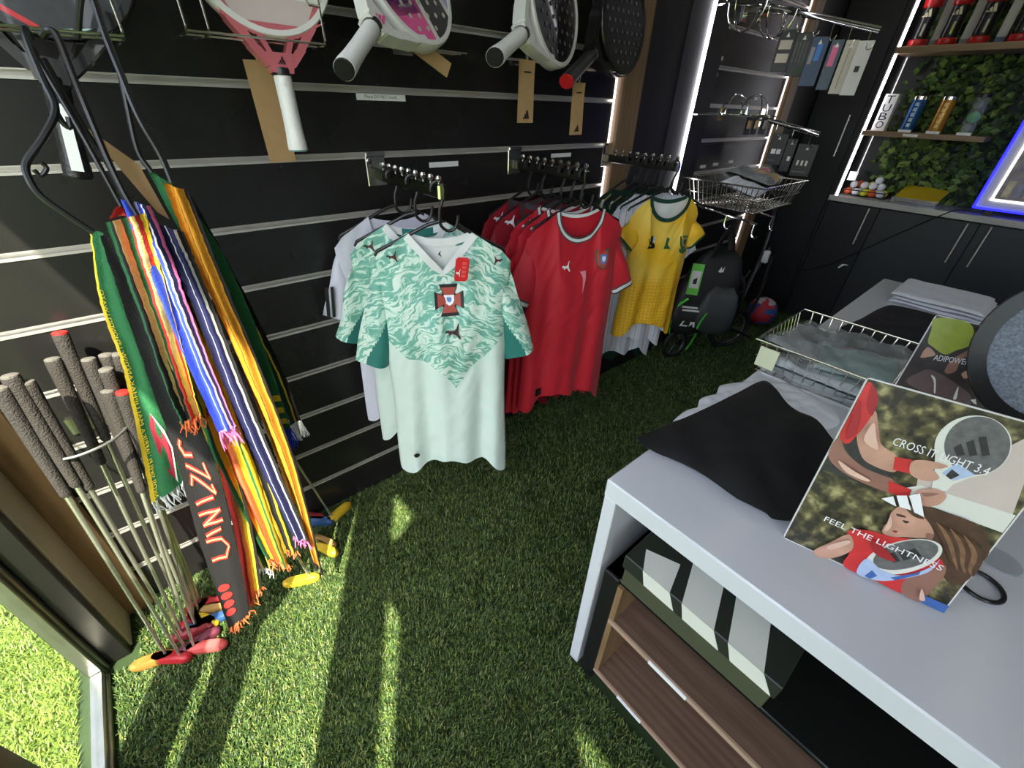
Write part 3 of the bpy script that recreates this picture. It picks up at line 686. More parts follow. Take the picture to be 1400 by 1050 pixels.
racket('padel_racket', 'white framed padel racket with dark face on a wire rest', U(676, 79, 0, .25), (.10, 1.19, 1.63), (1, .05, .1),
       dict(frame=W_, face=BK, throat=W_, grip=GRIPW, cap=M_BLACK, dots=DOTD), L=.525,
       bars=[([(-.075, .21), (-.066, .205), (-.066, .30), (-.075, .29)], RED, 'red_flash'), ([(-.06, .22), (-.055, .22), (-.055, .30), (-.06, .30)], W_, 'white_flash')])
racket('padel_racket', 'black padel racket with red grip end on a wire rest by the oak trim', U(774, 112, 0, .19), (.10, 1.54, 1.64), (1, .05, .1),
       dict(frame=BK, face=CARB, throat=BK, grip=GRIPB, cap=RED, dots=DOTD), L=.525,
       bars=[([(-.09, .24), (-.083, .235), (-.075, .31), (-.083, .31)], RED, 'red_flash'), ([(-.098, .25), (-.094, .247), (-.086, .33), (-.092, .33)], W_, 'white_flash')])
pr, Wp = racket('padel_racket', 'rose pink padel racket with white grip hanging in a wire holder', (.17, .338, 1.274), (.145, .346, 1.60), (1, -.05, .1),
       dict(frame=W_, face=GREYF, throat=PK, grip=GRIPW, cap=mat('grip_end_teal', (120, 160, 160), .4), dots=DOTL, rib=True), L=.47, dots=False, logo=(M_INK, 0, .122, .014),
       bars=[([(-.10, .20), (-.04, .168), (.04, .168), (.10, .20), (.06, .188), (-.06, .188)], PK, 'pink_band')])
mb = MB(); add_text(mb, 'LIGHT', (0, 0, 0), (1, 0, 0), (0, 1, 0), .075, .02, fn=lambda x, y: Wp(-.02 + x, .262 + y, .0172)); mb.build('lettering', M_INK, pr, world=True, smooth=False)
mb = MB(); mb.add([Wp(-.085, .256, .0168), Wp(.095, .256, .0168), Wp(.11, .292, .0168), Wp(-.1, .292, .0168)], [(0, 1, 2, 3)]); mb.build('white_band', W_, pr, world=True, smooth=False)
br, Wb = racket('padel_racket', 'black padel racket in a plastic sleeve hanging above the scarves', U(108, 242, 0, .17), U(45, -10, 0, .17), (1, -.1, .15),
       dict(frame=BK, face=CARB, throat=BK, grip=GRIPB, cap=M_BLACK, dots=DOTD, rib=True), L=.47, dots=False,
       bars=[([(-.09, .21), (.0, .175), (.0, .182), (-.09, .22)], RED, 'red_line'), ([(.0, .172), (.06, .19), (.06, .195), (.0, .178)], gl('racket_mint', (150, 196, 180)), 'mint_line')])
mb = MB(); mb.add([Wb(-.004, .012, .0238), Wb(.012, .012, .0238), Wb(.010, .11, .0212), Wb(-.004, .11, .0212)], [(0, 1, 2, 3)]); mb.build('barcode_label', M_PAPER, br, world=True, smooth=False)
# racket on the table behind the poster boards
cR = U(1500, 472, 1, 1.07)
rk, Wr = racket('padel_racket', 'large black padel racket with speckled blue grey face standing on the table', (cR[0] + .02, cR[1] + .05, cR[2] + .30), cR, (-.15, -1, .25),
       dict(frame=BK, face=mat('speckled_face', (120, 128, 138), .5, var=.5, vscale=220, bump=.8, bscale=300), throat=BK, grip=GRIPB, cap=M_BLACK, dots=M_INK), L=.455, group='padel racket on the table', dots=False,
       rimw=.026, bars=[([(-.012, .30), (.03, .30), (.03, .335), (-.012, .335)], gl('pale_patch', (150, 158, 166)), 'pale_patch')])
for (x, y) in ((.0, .275), (.02, .345), (.05, .29), (-.05, .36), (-.06, .29), (-.02, .24)):
    MB().add([Wr(x + .007 * math.cos(a), y + .03 + .007 * math.sin(a), .0185) for a in [2 * math.pi * k / 12 for k in range(12)]], [tuple(range(12))]).build('hole', M_INK, rk, world=True, smooth=False)

# wire racket rests on the slat wall
def wire_rest(y0, y1, z, x1, lip, label, bars=3):
    t = thing('wire_rest', label, 'wire rack', (0, (y0 + y1) / 2, z), 0, 'wire racket rests')
    MB().box(0.002, .006, (y0 + y1) / 2 - .03, (y0 + y1) / 2 + .03, z - .01, z + .045).build('wall_clip', M_WIRE, t, world=True, smooth=False)
    mb = MB()
    mb.tube([(.006, y0, z), (x1, y0, z), (x1, y0, z + lip)] if lip > 0 else [(.006, y0, z), (x1, y0, z)], .0022, 8)
    mb.tube([(.006, y1, z), (x1, y1, z), (x1, y1, z + lip)] if lip > 0 else [(.006, y1, z), (x1, y1, z)], .0022, 8)
    for k in range(bars):
        x = .02 + (x1 - .02) * (k + 1) / bars; mb.tube([(x, y0, z), (x, y1, z)], .0022, 8)
    if lip > 0: mb.tube([(x1, y0, z + lip), (x1, y1, z + lip)], .0022, 8)
    mb.build('wires', M_WIRE, t, world=True); return t
wire_rest(.57, .86, 1.49, .10, 0, 'chrome wire rest under the pink and lilac racket')
wire_rest(1.00, 1.27, 1.492, .10, 0, 'chrome wire rest under the white framed racket')
wire_rest(1.36, 1.62, 1.497, .10, 0, 'chrome wire rest under the black racket by the oak trim')
def wire_cage(ya, yb, z0, z1, x1, label):
    t = thing('racket_holder', label, 'wire rack', (0, (ya + yb) / 2, z0), 0, 'wire racket holders')
    mb = MB(); r = .0021
    for y in (ya, ya + .035, yb):
        mb.tube([(.004, y, z1 + .03), (.05, y, z1), (x1, y, z1 - .01), (x1, y, z0 + .008), (x1 - .01, y, z0), (.05, y, z0), (.004, y, z0 + .01)], r, 8)
    mb.tube([(x1, ya, z0 + .002), (x1, yb, z0 + .002)], r, 8); mb.tube([(x1 - .05, ya, z0), (x1 - .05, yb, z0)], r, 8)
    mb.tube([(x1, ya, z1 - .02), (x1, ya + .07, z1 - .02), (x1 - .02, ya + .085, z1), (x1 - .02, ya + .085, z1 + .05)], r, 8)
    mb.tube([(x1, yb, z1 - .03), (x1, yb - .02, z1 - .03), (x1 - .02, yb - .03, z1)], r, 8)
    mb.build('wires', M_WIRE, t, world=True); return t
wire_cage(.185, .43, 1.468, 1.56, .20, 'chrome wire holder around the rose pink racket')
wire_cage(-.21, .085, 1.447, 1.545, .27, 'chrome wire holder around the black racket above the scarves')

# kraft paper tags
def ktag(name, label, top, w, h, rz, lean, logo=True, string=None, rot=0.0):
    t = thing(name, label, 'tag', top, rz, 'kraft paper racket tags'); t.rotation_euler = (lean, rot, rz)
    MB().grid(lambda u, v: ((u - .5) * w, -.0012 + .002 * math.sin(v * 5) * (u - .3), -v * h), 6, 12).grid(lambda u, v: ((u - .5) * w, .0012 + .002 * math.sin(v * 5) * (u - .3), -v * h), 6, 12).build('paper', M_KRAFT, t)
    if logo:
        mb = MB()
        for pl in THREE_BARS: mb.add([((a - .5) * w * .42, -.004, -h * .93 + b * w * .42) for a, b in pl], [tuple(range(len(pl)))])
        mb.add([(-w * .22, -.004, -h * .17), (w * .22, -.004, -h * .17), (w * .22, -.004, -h * .195), (-w * .22, -.004, -h * .195)], [(0, 1, 2, 3)])
        mb.build('print', M_INK, t, smooth=False)
    if string is not None:
        inv = np.array(Matrix.LocRotScale(t.location, t.rotation_euler, (1, 1, 1)).inverted())
        loc = lambda p: inv[:3, :3] @ np.array(p) + inv[:3, 3]
        MB().tube([(0, 0, -.006), (.006, 0, .02), tuple(loc(string))], .0008, 5).tube([(0, 0, -.006), (-.006, 0, .02), tuple(loc(string))], .0008, 5).build('string', mat('string', (205, 196, 178), .8), t)
    return t
ktag('paper_tag', 'kraft paper tag hanging from the white framed racket', U(721, 82, 0, .17), .062, .155, R(90), 0, string=U(720, 52, 0, .17))
ktag('paper_tag', 'kraft paper tag hanging from the black racket with red grip end', U(792, 113, 0, .16), .052, .148, R(82), 0, rot=-.03, string=U(800, 90, 0, .16))
ktag('paper_tag', 'plain kraft paper sleeve behind the rose pink racket grip', U(352, 82, 0, .10), .058, .195, R(92), .05, logo=False, rot=-.03, string=U(368, 72, 0, .13))
ktag('paper_tag', 'kraft paper tag lying across the pink and lilac racket rest', U(556, 52, 0, .15), .034, .13, R(90), .0, logo=False, rot=-1.12, string=U(552, 50, 0, .12))

# ---------------------------------------------------------------- face-out arms, hangers, jerseys
ARMS = {'teal': .594, 'red': 1.129, 'yellow': 1.654}
def faceout(y, L, label):
    t = thing('hanging_arm', label, 'rail', (0, y, 1.20), 0, 'chrome hanging arms')
    MB().box(.002, .006, y - .03, y + .03, 1.16, 1.245, .002).box(.0, .012, y - .03, y + .03, 1.238, 1.25, .002).build('bracket', M_CHROME, t, world=True, smooth=False)
    MB().box(.006, L, y - .007, y + .007, 1.178, 1.208, .002).build('bar', mat('dark_chrome', (120, 120, 120), .12, 1.0, var=0), t, world=True, smooth=False)
    MB().box(L, L + .008, y - .009, y + .009, 1.174, 1.212, .004).build('end_cap', M_CHROME, t, world=True, smooth=False)
    for k in range(9):
        x = .05 + (L - .055) * k / 8; MB().lathe([(.0025, 0), (.0025, .006), (.006, .009), (.0085, .015), (.006, .021), (.001, .0235)], (x, y, 1.207), 12).build('stop_ball', M_CHROME, t, world=True)
faceout(ARMS['teal'], .352, 'chrome hanging arm with balls holding the teal jerseys')
faceout(ARMS['red'], .352, 'chrome hanging arm with balls holding the red jerseys')
faceout(ARMS['yellow'], .352, 'chrome hanging arm with balls holding the yellow jersey')

NECK = 1.10
_hm = {}
def hanger(x, y, yaw, label, group, dz=0.0):
    if 'm' not in _hm:
        mb = MB(); z0 = .018
        hook = [(0, 0, z0), (.002, 0, .05), (.012, 0, .075), (.0165, 0, .088)] + [(.0165 * math.cos(a), 0, .0985 + .0165 * math.sin(a)) for a in [math.pi * k / 9 for k in range(0, 11)]]
        mb.tube(hook, .0042, 8)
        # wide shoulder arms with a dip and a notch
        mb.tube([(0, 0, z0 + .004), (-.03, 0, z0 - .004), (-.10, 0, z0 - .038), (-.165, 0, z0 - .068), (-.172, 0, z0 - .08)], [.0048, .0048, .0046, .0042, .003], 8)
        mb.tube(catmull([(0, 0, z0 + .01), (.004, 0, z0 - .008), (.02, 0, z0 - .020), (.038, 0, z0 - .014), (.046, 0, z0 + .004), (.048, 0, z0 + .018)], 14), .0042, 8)
        mb.tube([(.046, 0, z0 - .004), (.06, 0, z0 - .014), (.11, 0, z0 - .042), (.165, 0, z0 - .068), (.172, 0, z0 - .08)], [.0046, .0046, .0044, .0042, .003], 8)
        o = mb.build('hanger', M_PLASTIC); _hm['m'] = o
    else:
        o = _hm['m'].copy(); COL.objects.link(o)
    o.location = (x, y, NECK + dz); o.rotation_euler = (0, 0, R(90) - R(yaw))
    return tag(o, label, 'hanger', group)

def jersey(label, x, y, yaw, mats, group, L=.78, hw=.188, bw=.178, depth=.05, collar='crew', seed=0, decals=(), sleeve=(.24, -.36), hem=(0, 0), z=NECK, name='jersey', res=1.0, cuff=None, collar_line=None, stack=None, hem_wave=.02, fold=.012, sleeve_mats=None):
    """local x across, -y the front, z up; mats: body, sleeve, collar"""
    t = thing(name, label, 'jersey', (x, y, z), R(90) - R(yaw), group)
    nw = .082; sd = seed * 1.37
    def aw(v): return hw + (bw - hw) * sm(0, .28, v) + .012 * sm(.5, 1, v)
    def top(xx, front):
        ax_ = abs(xx)
        if ax_ >= nw: return -.004 - (ax_ - nw) / (hw - nw) * .068 - .012 * sm(.85, 1.0, ax_ / hw)
        q = ax_ / nw
        if front: return -.004 - ((1 - q) * .098 if collar == 'V' else .088 * math.sqrt(max(0, 1 - q * q)))
        return -.004 - .018 * (1 - q * q)
    def ripple(xx, v): return fold * (v ** .8) * (math.sin(xx * 38 + sd) + .6 * math.sin(xx * 71 + 2.1 * sd + v * 1.5)) + .006 * mnoise.noise(Vector((xx * 14 + sd, v * 5, sd))) + .0035 * mnoise.noise(Vector((xx * 34 + v * 9, v * 13 + sd, sd)))
    def bottom(xx): return -L + hem_wave * (math.sin(xx * 22 + sd * .7) * .6 + math.cos(xx * 36 + sd) * .5) * (1 - abs(xx) / .3) - .06 * sm(.55, 1, abs(xx) / bw) + hem[0] + hem[1] * xx
    def S(u, v, front):
        xx = u * aw(v); zt = top(u * hw, front); zz = zt + v * (bottom(xx) - zt)
        prof = math.sqrt(max(0, 1 - u * u)) ** .8
        d = depth * (.30 + .70 * sm(0, .35, v)) * prof if front else -depth * .32 * (.25 + .75 * sm(0, .3, v)) * prof
        yy = -d - ripple(xx, v) * (1 - u ** 6) * (1 if front else .6)
        return (xx, yy, zz)
    nu, nv = int(64 * res), int(72 * res)
    mb = MB().grid(lambda u, v: S(2 * u - 1, v, True), nu, nv)
    body = mb.build('front', mats[0], t, angle=85)
    MB().grid(lambda u, v: S(2 * u - 1, v, False), nu // 2, nv // 2).build('back', mats[0] if len(mats) < 4 else mats[3], t, angle=85)
    # sleeves
    for s in (-1, 1):
        ex_, ez_ = sleeve
        NS = 72 if sleeve_mats else 22; ex_ = ex_
        rad = lambda f: .030 + .020 * sm(0, .8, f)
        path = catmull([(s * (hw - .004 + (ex_ + .034 - hw) * f - rad(f)), 0, -.112 + (ez_ + .112) * f) for f in (-.12, .15, .4, .7, 1.0)], NS)
        ra = [rad(k / NS) for k in range(NS + 1)]
        V = []; n = 72 if sleeve_mats else 26
        for k, p in enumerate(path):
            f = k / NS; q = path[min(k + 1, NS)] - path[max(k - 1, 0)]; q = q / np.linalg.norm(q); sd_ = np.array([q[2], 0, -q[0]])
            wv = 1 + .05 * math.sin(f * 9 + seed)
            for a in range(n):
                an = 2 * math.pi * a / n; rr = ra[k] * wv
                off = sd_ * math.cos(an) * rr + np.array([0, 1, 0]) * math.sin(an) * (depth * (.16 + .46 * sm(.0, .75, f) + .04 * math.sin(f * 6 + seed))) + np.array([0, 1, 0]) * .006 * math.sin(an * 3 + f * 4 + seed) + np.array([0, .010 * (1 - f), 0])
                V.append(p + off)
        F = [(k * n + a, k * n + (a + 1) % n, (k + 1) * n + (a + 1) % n, (k + 1) * n + a) for k in range(NS) for a in range(n)]
        mi = []
        so = MB().add(V, F)
        if sleeve_mats:
            # contrast panel on the under side of the sleeve
            for k in range(NS):
                for a in range(n):
                    an = 2 * math.pi * (a + .5) / n; cx = math.cos(an) * s
                    mi.append(1 if (cx > .80 - 1.15 * sm(.2, 1.0, k / NS) ** 1.3) else 0)
            so.mi = mi
        so.build('sleeve', [mats[1], sleeve_mats] if sleeve_mats else mats[1], t, angle=85)
        if cuff:
            for (k0, mm, g) in cuff:
                V2 = []
                for kk in (k0[0], k0[1]):
                    kf = kk * NS; ki = int(min(kf, NS - 1)); fr_ = kf - ki
                    for a in range(n):
                        p = np.array(V[ki * n + a]) * (1 - fr_) + np.array(V[min(ki + 1, NS) * n + a]) * fr_
                        c = path[ki] * (1 - fr_) + path[min(ki + 1, NS)] * fr_; V2.append(c + (p - c) * (1 + g))
                MB().add(V2, [(a, (a + 1) % n, n + (a + 1) % n, n + a) for a in range(n)]).build('cuff', mm, t, angle=85)
    # collar bands follow the neck opening
    def band(w0, w1, mm, off, back=True, nm='collar'):
        cb = MB(); m = 40
        def P(k, w):
            u = -1 + 2 * k / m; xx = u * nw
            q = abs(u); zt = top(xx, True)
            p = S(xx / hw, 0, True)
            dn = np.array([xx * .55, 0, zt * .9 - .012]); dn = dn / (np.linalg.norm(dn) + 1e-9)
            if collar == 'V': dn = np.array([.72 * (1 if xx > 0 else -1) * min(1, q * 5), 0, -.72]); 
            vv = min(.12, w / L); 
            base = np.array([xx, 0, zt]) + dn * w
            py = S(np.clip(base[0] / hw, -.99, .99), max(0.0, (top(np.clip(base[0], -hw, hw), True) - base[2]) / L), True)[1]
            return (base[0], py - off, base[2])
        V = [P(k, w0) for k in range(m + 1)] + [P(k, w1) for k in range(m + 1)]
        cb.add(V, [(k, k + 1, m + 1 + k + 1, m + 1 + k) for k in range(m)])
        if back:
            V = []
            for w in (-.004 + w0 * .2, -.004 - (w1 - w0)):
                for k in range(m + 1):
                    xx = (-1 + 2 * k / m) * nw; p = S(xx / hw, 0, False); V.append((xx, p[1] - .003 - off * .5, p[2] + w + .004))
            cb.add(V, [(k, k + 1, m + 1 + k + 1, m + 1 + k) for k in range(m)])
        cb.build(nm, mm, t, angle=85)
    if collar_line:
        for (w0, w1, mm, off) in collar_line: band(w0, w1, mm, off)
    def surf(xx, zz, off=.003):
        v = .2
        for _ in range(8):
            zt = top(np.clip(xx / aw(v) * hw, -hw, hw), True); v = min(1, max(0, (zz - zt) / (bottom(xx) - zt)))
        return (xx, S(np.clip(xx / aw(v), -1, 1), v, True)[1] - off, zz)
    for di, (nm, mm, polys) in enumerate(decals):
        mb = MB()
        for kind, cx, cz, sc, extra in polys:
            off = .0028 + .0013 * di
            if kind == 'cat': pts = [((a - .45) * sc * (extra or 1), (b - .5) * sc) for a, b in CAT]
            elif kind == 'poly': pts = extra
            else: pts = []
            P = [surf(cx + a, cz + b, off) for a, b in pts]
            if kind == 'poly':
                c = (sum(p[0] for p in pts) / len(pts), sum(p[1] for p in pts) / len(pts)); P = [surf(cx + c[0], cz + c[1], off)] + P
                mb.add(P, [(0, k + 1, (k + 1) % len(pts) + 1) for k in range(len(pts))])
            else: mb.add(P, [tuple(range(len(P)))])
        mb.build(nm, mm, t, smooth=False)
    return t, surf

def scale(pl, s, sy=None): return [(a * s, b * (sy or s)) for a, b in pl]
# the teal wave print: shader built on the jersey's own coordinates
def teal_print(name, sleeve=False):
    m = bpy.data.materials.new(name); m.use_nodes = True; nt = m.node_tree; b = nt.nodes['Principled BSDF']; N = nt.nodes.new; K = nt.links.new
    tc = N('ShaderNodeTexCoord'); sx = N('ShaderNodeSeparateXYZ'); K(tc.outputs['Object'], sx.inputs[0])
    def mth(op, a, bb=None, c=None):
        n = N('ShaderNodeMath'); n.operation = op
        for i, v in enumerate((a, bb, c)):
            if v is None: continue
            if isinstance(v, (int, float)): n.inputs[i].default_value = v
            else: K(v, n.inputs[i])
        return n.outputs[0]
    ax_ = mth('ABSOLUTE', sx.outputs[0])
    cmb = N('ShaderNodeCombineXYZ'); K(sx.outputs[0], cmb.inputs[0]); K(mth('MULTIPLY', sx.outputs[2], 1.25), cmb.inputs[1])
    n1 = N('ShaderNodeTexNoise'); n1.inputs['Scale'].default_value = 9; n1.inputs['Detail'].default_value = 3; K(cmb.outputs[0], n1.inputs['Vector'])
    # streaks sweep down from the shoulders
    ph = mth('ADD', mth('MULTIPLY', sx.outputs[2], 120.0), mth('MULTIPLY', ax_, 62.0))
    ph = mth('ADD', ph, mth('MULTIPLY', n1.outputs[0], 46.0))
    st = mth('SINE', ph)
    n2 = N('ShaderNodeTexNoise'); n2.inputs['Scale'].default_value = 17; n2.inputs['Detail'].default_value = 5; n2.inputs['Distortion'].default_value = 1.5; K(cmb.outputs[0], n2.inputs['Vector'])
    cs = N('ShaderNodeCombineXYZ')
    K(mth('ADD', mth('MULTIPLY', sx.outputs[2], 62.0), mth('ADD', mth('MULTIPLY', ax_, 40.0), mth('MULTIPLY', n1.outputs[0], 9.0))), cs.inputs[0])
    K(mth('SUBTRACT', mth('MULTIPLY', ax_, 15.0), mth('MULTIPLY', sx.outputs[2], 10.0)), cs.inputs[1])
    n4 = N('ShaderNodeTexNoise'); n4.inputs['Scale'].default_value = 1.0; n4.inputs['Detail'].default_value = 4; n4.inputs['Distortion'].default_value = 1.6; K(cs.outputs[0], n4.inputs['Vector'])
    n5 = N('ShaderNodeTexNoise'); n5.inputs['Scale'].default_value = 11; n5.inputs['Detail'].default_value = 1; K(cmb.outputs[0], n5.inputs['Vector'])
    v = mth('ADD', mth('MULTIPLY', n4.outputs[0], .8), mth('MULTIPLY', n5.outputs[0], .25))
    cr = N('ShaderNodeValToRGB'); cr.color_ramp.interpolation = 'LINEAR'; e = cr.color_ramp.elements
    e[0].position = .40; e[0].color = lin(104, 172, 152) + (1,); e[1].position = .60; e[1].color = lin(222, 238, 226) + (1,)
    k = e.new(.508); k.color = lin(128, 188, 168) + (1,); k = e.new(.524); k.color = lin(190, 222, 206) + (1,); k = e.new(.56); k.color = lin(206, 232, 216) + (1,)
    K(v, cr.inputs[0])
    n3 = N('ShaderNodeTexNoise'); n3.inputs['Scale'].default_value = 12; n3.inputs['Distortion'].default_value = 1.0; K(cmb.outputs[0], n3.inputs['Vector'])
    pale = N('ShaderNodeMix'); pale.data_type = 'RGBA'; pale.inputs[6].default_value = lin(226, 236, 228) + (1,); pale.inputs[7].default_value = lin(204, 228, 216) + (1,); K(n3.outputs[0], pale.inputs[0])
    if not sleeve:
        # boundary of the print: a point low on the chest, lower at the sides of the yoke
        edge = mth('SUBTRACT', -.335, mth('MULTIPLY', mth('POWER', 2.71828, mth('MULTIPLY', mth('ABSOLUTE', mth('SUBTRACT', sx.outputs[0], .018)), -15.0)), .125))
        edge = mth('ADD', edge, mth('MULTIPLY', mth('SUBTRACT', n1.outputs[0], .5), .03))
        msk = mth('GREATER_THAN', sx.outputs[2], edge)
        side = mth('LESS_THAN', ax_, mth('ADD', mth('MULTIPLY', mth('ADD', sx.outputs[2], .27), .9), .19))
        msk = mth('MULTIPLY', msk, side)
        mx = N('ShaderNodeMix'); mx.data_type = 'RGBA'; K(msk, mx.inputs[0]); K(pale.outputs[2], mx.inputs[6]); K(cr.outputs[0], mx.inputs[7]); K(mx.outputs[2], b.inputs['Base Color'])
    else: K(cr.outputs[0], b.inputs['Base Color'])
    b.inputs['Roughness'].default_value = .6; b.inputs['Sheen Weight'].default_value = .1
    return m
TEAL = teal_print('teal_wave_print'); TEALS = teal_print('teal_wave_print_sleeve', True)
JW = mat('jersey_white', (226, 228, 226), .65, var=.02); JTD = mat('jersey_deep_teal', (38, 116, 106), .6, var=.05)
JR = mat('jersey_red', (196, 22, 42), .62, var=.05, bump=.1, bscale=400, sheen=.1); JRD = mat('jersey_dark_red', (150, 18, 36), .62, var=.05); JGY = mat('jersey_grey_trim', (72, 70, 74), .6)
JY = None; JG = mat('jersey_bottle_green', (18, 62, 46), .6, var=.06); JGOLD = mat('jersey_gold_trim', (186, 160, 96), .6); JLIL = mat('jersey_pale_grey', (206, 206, 218), .6, var=.03)
CRED = mat('crest_red', (176, 74, 62), .5); CBLU = mat('crest_blue', (96, 128, 196), .5); CGRN = mat('crest_green', (38, 96, 56), .5); CDK = mat('logo_dark_red', (64, 34, 38), .5)
def crest_portugal(cx, cz, s):
    return [('crest_edge', M_INK, [('poly', cx, cz, 1, scale(CREST, s))]), ('crest_cross', CRED, [('poly', cx, cz, 1, scale(CREST, s * .80))]),
            ('crest_shield', M_WINK, [('poly', cx, cz, 1, scale(SHIELD, s * .36))]), ('crest_arms', CBLU, [('poly', cx, cz + .001, 1, scale(SHIELD, s * .17))])]
teal_dec = crest_portugal(.012, -.178, .076) + [('leaping_cat', CDK, [('cat', .016, -.265, .046, 1)]), ('shoulder_cat', CDK, [('cat', -.128, -.058, .03, 1)]), ('shoulder_cat', CDK, [('cat', .150, -.075, .026, -1)]),
            ('authentic_badge', M_INK, [('poly', -.125, -.715, 1, [(.010 * math.cos(a), .010 * math.sin(a)) for a in [k * .5236 for k in range(12)]])])]
jt, surf_t = jersey('pale teal wave patterned jersey with V neck at the end of the arm', .340, ARMS['teal'], 30, (TEAL, TEALS, JW, JW), 'teal jerseys', L=.775, collar='V', seed=1, decals=teal_dec, collar_line=[(-.002, .017, JW, .0035)], sleeve_mats=JTD, sleeve=(.243, -.375), res=1.3, depth=.055, hem=(.0, -.12), hem_wave=.03)
MB().grid(lambda u, v: (-.075 + .15 * u, .006, -.014 - .022 * v - .01 * math.sin(u * math.pi)), 8, 2).build('neck_tape', JTD, jt, angle=85)
mb = MB(); mb.add([((a - .5) * .022 - .01, .004, -.07 + b * .016) for a, b in CAT], [tuple(range(len(CAT)))]); mb.build('neck_logo', M_INK, jt, smooth=False)
# red swing tag on it
tg = thing('swing_tag', 'red swing tag hanging on the front teal jersey', 'tag', U(633, 352, 0, .425), R(75))
tg.rotation_euler = (0, R(8), R(70))
MB().prism([(-.016, -.062), (.012, -.062), (.018, -.056), (.018, -.006), (.012, 0), (-.012, 0), (-.018, -.006), (-.018, -.056)], (0, 0, 0), (1, 0, 0), (0, 0, 1), .0015).build('card', mat('tag_red', (222, 42, 48), .35), tg, smooth=False)
mb = MB()
for k in range(4): mb.box(.0 + .0, .011, -.0021, -.0016, -.018 - .011 * k, -.011 - .011 * k)
mb.build('tag_letters', mat('tag_pink', (240, 96, 88), .35), tg, smooth=False)
mb = MB(); mb.add([(-.015 + a * .012, -.0022, -.05 + b * .02) for a, b in CAT], [tuple(range(len(CAT)))]); mb.build('leaping_cat', M_WINK, tg, smooth=False)
j2, _ = jersey('second teal patterned jersey tucked behind the front teal one', .215, ARMS['teal'], 25, (TEAL, TEALS, JW, JW), 'teal jerseys', L=.70, collar='V', seed=4, decals=[('shoulder_cat', CDK, [('cat', -.135, -.062, .032, 1)]), ('authentic_badge', M_INK, [('poly', -.10, -.63, 1, [(.010 * math.cos(a), .010 * math.sin(a)) for a in [k * .5236 for k in range(12)]])])], collar_line=[(-.002, .017, JW, .0035)], sleeve_mats=JTD, sleeve=(.245, -.35), depth=.03, fold=.006)
MB().grid(lambda u, v: (-.075 + .15 * u, -.002, -.012 - .024 * v - .01 * math.sin(u * math.pi)), 8, 2).build('neck_tape', JTD, j2, angle=85)
jw, _ = jersey('plain white jersey with a black sleeve stripe behind the teal ones', .10, ARMS['teal'], 14, (JLIL, JLIL, JW), 'teal jerseys', L=.66, collar='crew', seed=6, sleeve=(.232, -.30), depth=.022, fold=.004)
for (a_, b_) in ((-.250, -.240), (-.234, -.226)): MB().prism([(a_ + .012, -.19), (b_ + .012, -.19), (b_, -.285), (a_, -.285)], (0, -.0165, 0), (1, 0, 0), (0, 0, 1), .004).build('sleeve_stripe', M_INK, jw, smooth=False)
hanger(.340, ARMS['teal'], 30, 'black plastic hanger of the front teal jersey', 'jersey hangers')
hanger(.215, ARMS['teal'], 25, 'black plastic hanger of the second teal jersey', 'jersey hangers')
hanger(.10, ARMS['teal'], 14, 'black plastic hanger of the plain white jersey', 'jersey hangers')

# reds
ring = [(-.002, .004, JGY, .003), (.004, .0135, JW, .0035), (.0135, .018, JGY, .003)]
rcuff = [((.90, .925), JGY, .012), ((.925, .975), JW, .014), ((.975, 1.0), JGY, .012)]
red_dec = [('leaping_cat', M_WINK, [('cat', -.058, -.178, .036, 1)])] + \
          [('crest_edge', CGRN, [('poly', .094, -.17, 1, scale(SHIELD, .052, .066))]), ('crest_red', CRED, [('poly', .094, -.17, 1, scale(SHIELD, .044, .056))]), ('crest_shield', CBLU, [('poly', .094, -.168, 1, scale(SHIELD, .026, .034))]), ('crest_arms', M_WINK, [('poly', .094, -.166, 1, scale(SHIELD, .014, .018))]),
           ('number_one', mat('number_pink', (232, 150, 160), .5), [('poly', .012, -.235, 1, [(-.012, .035), (.013, .036), (.012, .012), (-.004, -.045), (.0, .005), (-.003, .022)])]),
           ('size_badge', M_INK, [('poly', -.13, -.675, 1, [(-.014, -.018), (.014, -.018), (.014, .018), (-.014, .018)])])]
jersey('bright red jersey with a white ringed collar and crest at the arm end', .340, ARMS['red'], 15, (JR, JR, JW), 'red jerseys', L=.715, collar='crew', seed=2, decals=red_dec, collar_line=ring, cuff=rcuff, res=1.2, depth=.055, hem=(0, -.05), hw=.19, bw=.182, sleeve=(.246, -.30), hem_wave=.02)
for (x, yaw, se, lab, L_) in ((.296, 13, 3, 'red jersey directly behind the front red one', .75), (.250, 11, 5, 'red jersey with a white sleeve band between other red ones', .78)):
    jersey(lab, x, ARMS['red'], yaw, (JR, JR, JW), 'red jerseys', L=L_, seed=se, decals=[('shoulder_cat', M_WINK, [('cat', -.135, -.062, .038, 1)])], collar_line=ring, cuff=rcuff, depth=.02, fold=.005, sleeve=(.238, -.29), hw=.192)
for (x, yaw, se, lab, L_) in ((.155, 8, 7, 'dark red jersey with grey collar trim, outer one of two', .86), (.085, 4, 8, 'dark red jersey with grey collar trim closest to the slat wall', .95)):
    jersey(lab, x, ARMS['red'], yaw, (JRD, JRD, JW), 'red jerseys', L=L_, seed=se, decals=[('shoulder_cat', M_WINK, [('cat', -.135, -.065, .042, 1)])], collar_line=[(-.002, .016, JGY, .003)], depth=.022, fold=.005, sleeve=(.238, -.29), hw=.192)
for k, (x, yw, lab) in enumerate(((.340, 15, 'front red jersey'), (.296, 13, 'second red jersey'), (.250, 11, 'third red jersey'), (.155, 8, 'outer dark red jersey'), (.085, 4, 'dark red jersey closest to the wall'))):
    hanger(x, ARMS['red'], yw, 'black plastic hanger of the ' + lab, 'jersey hangers')

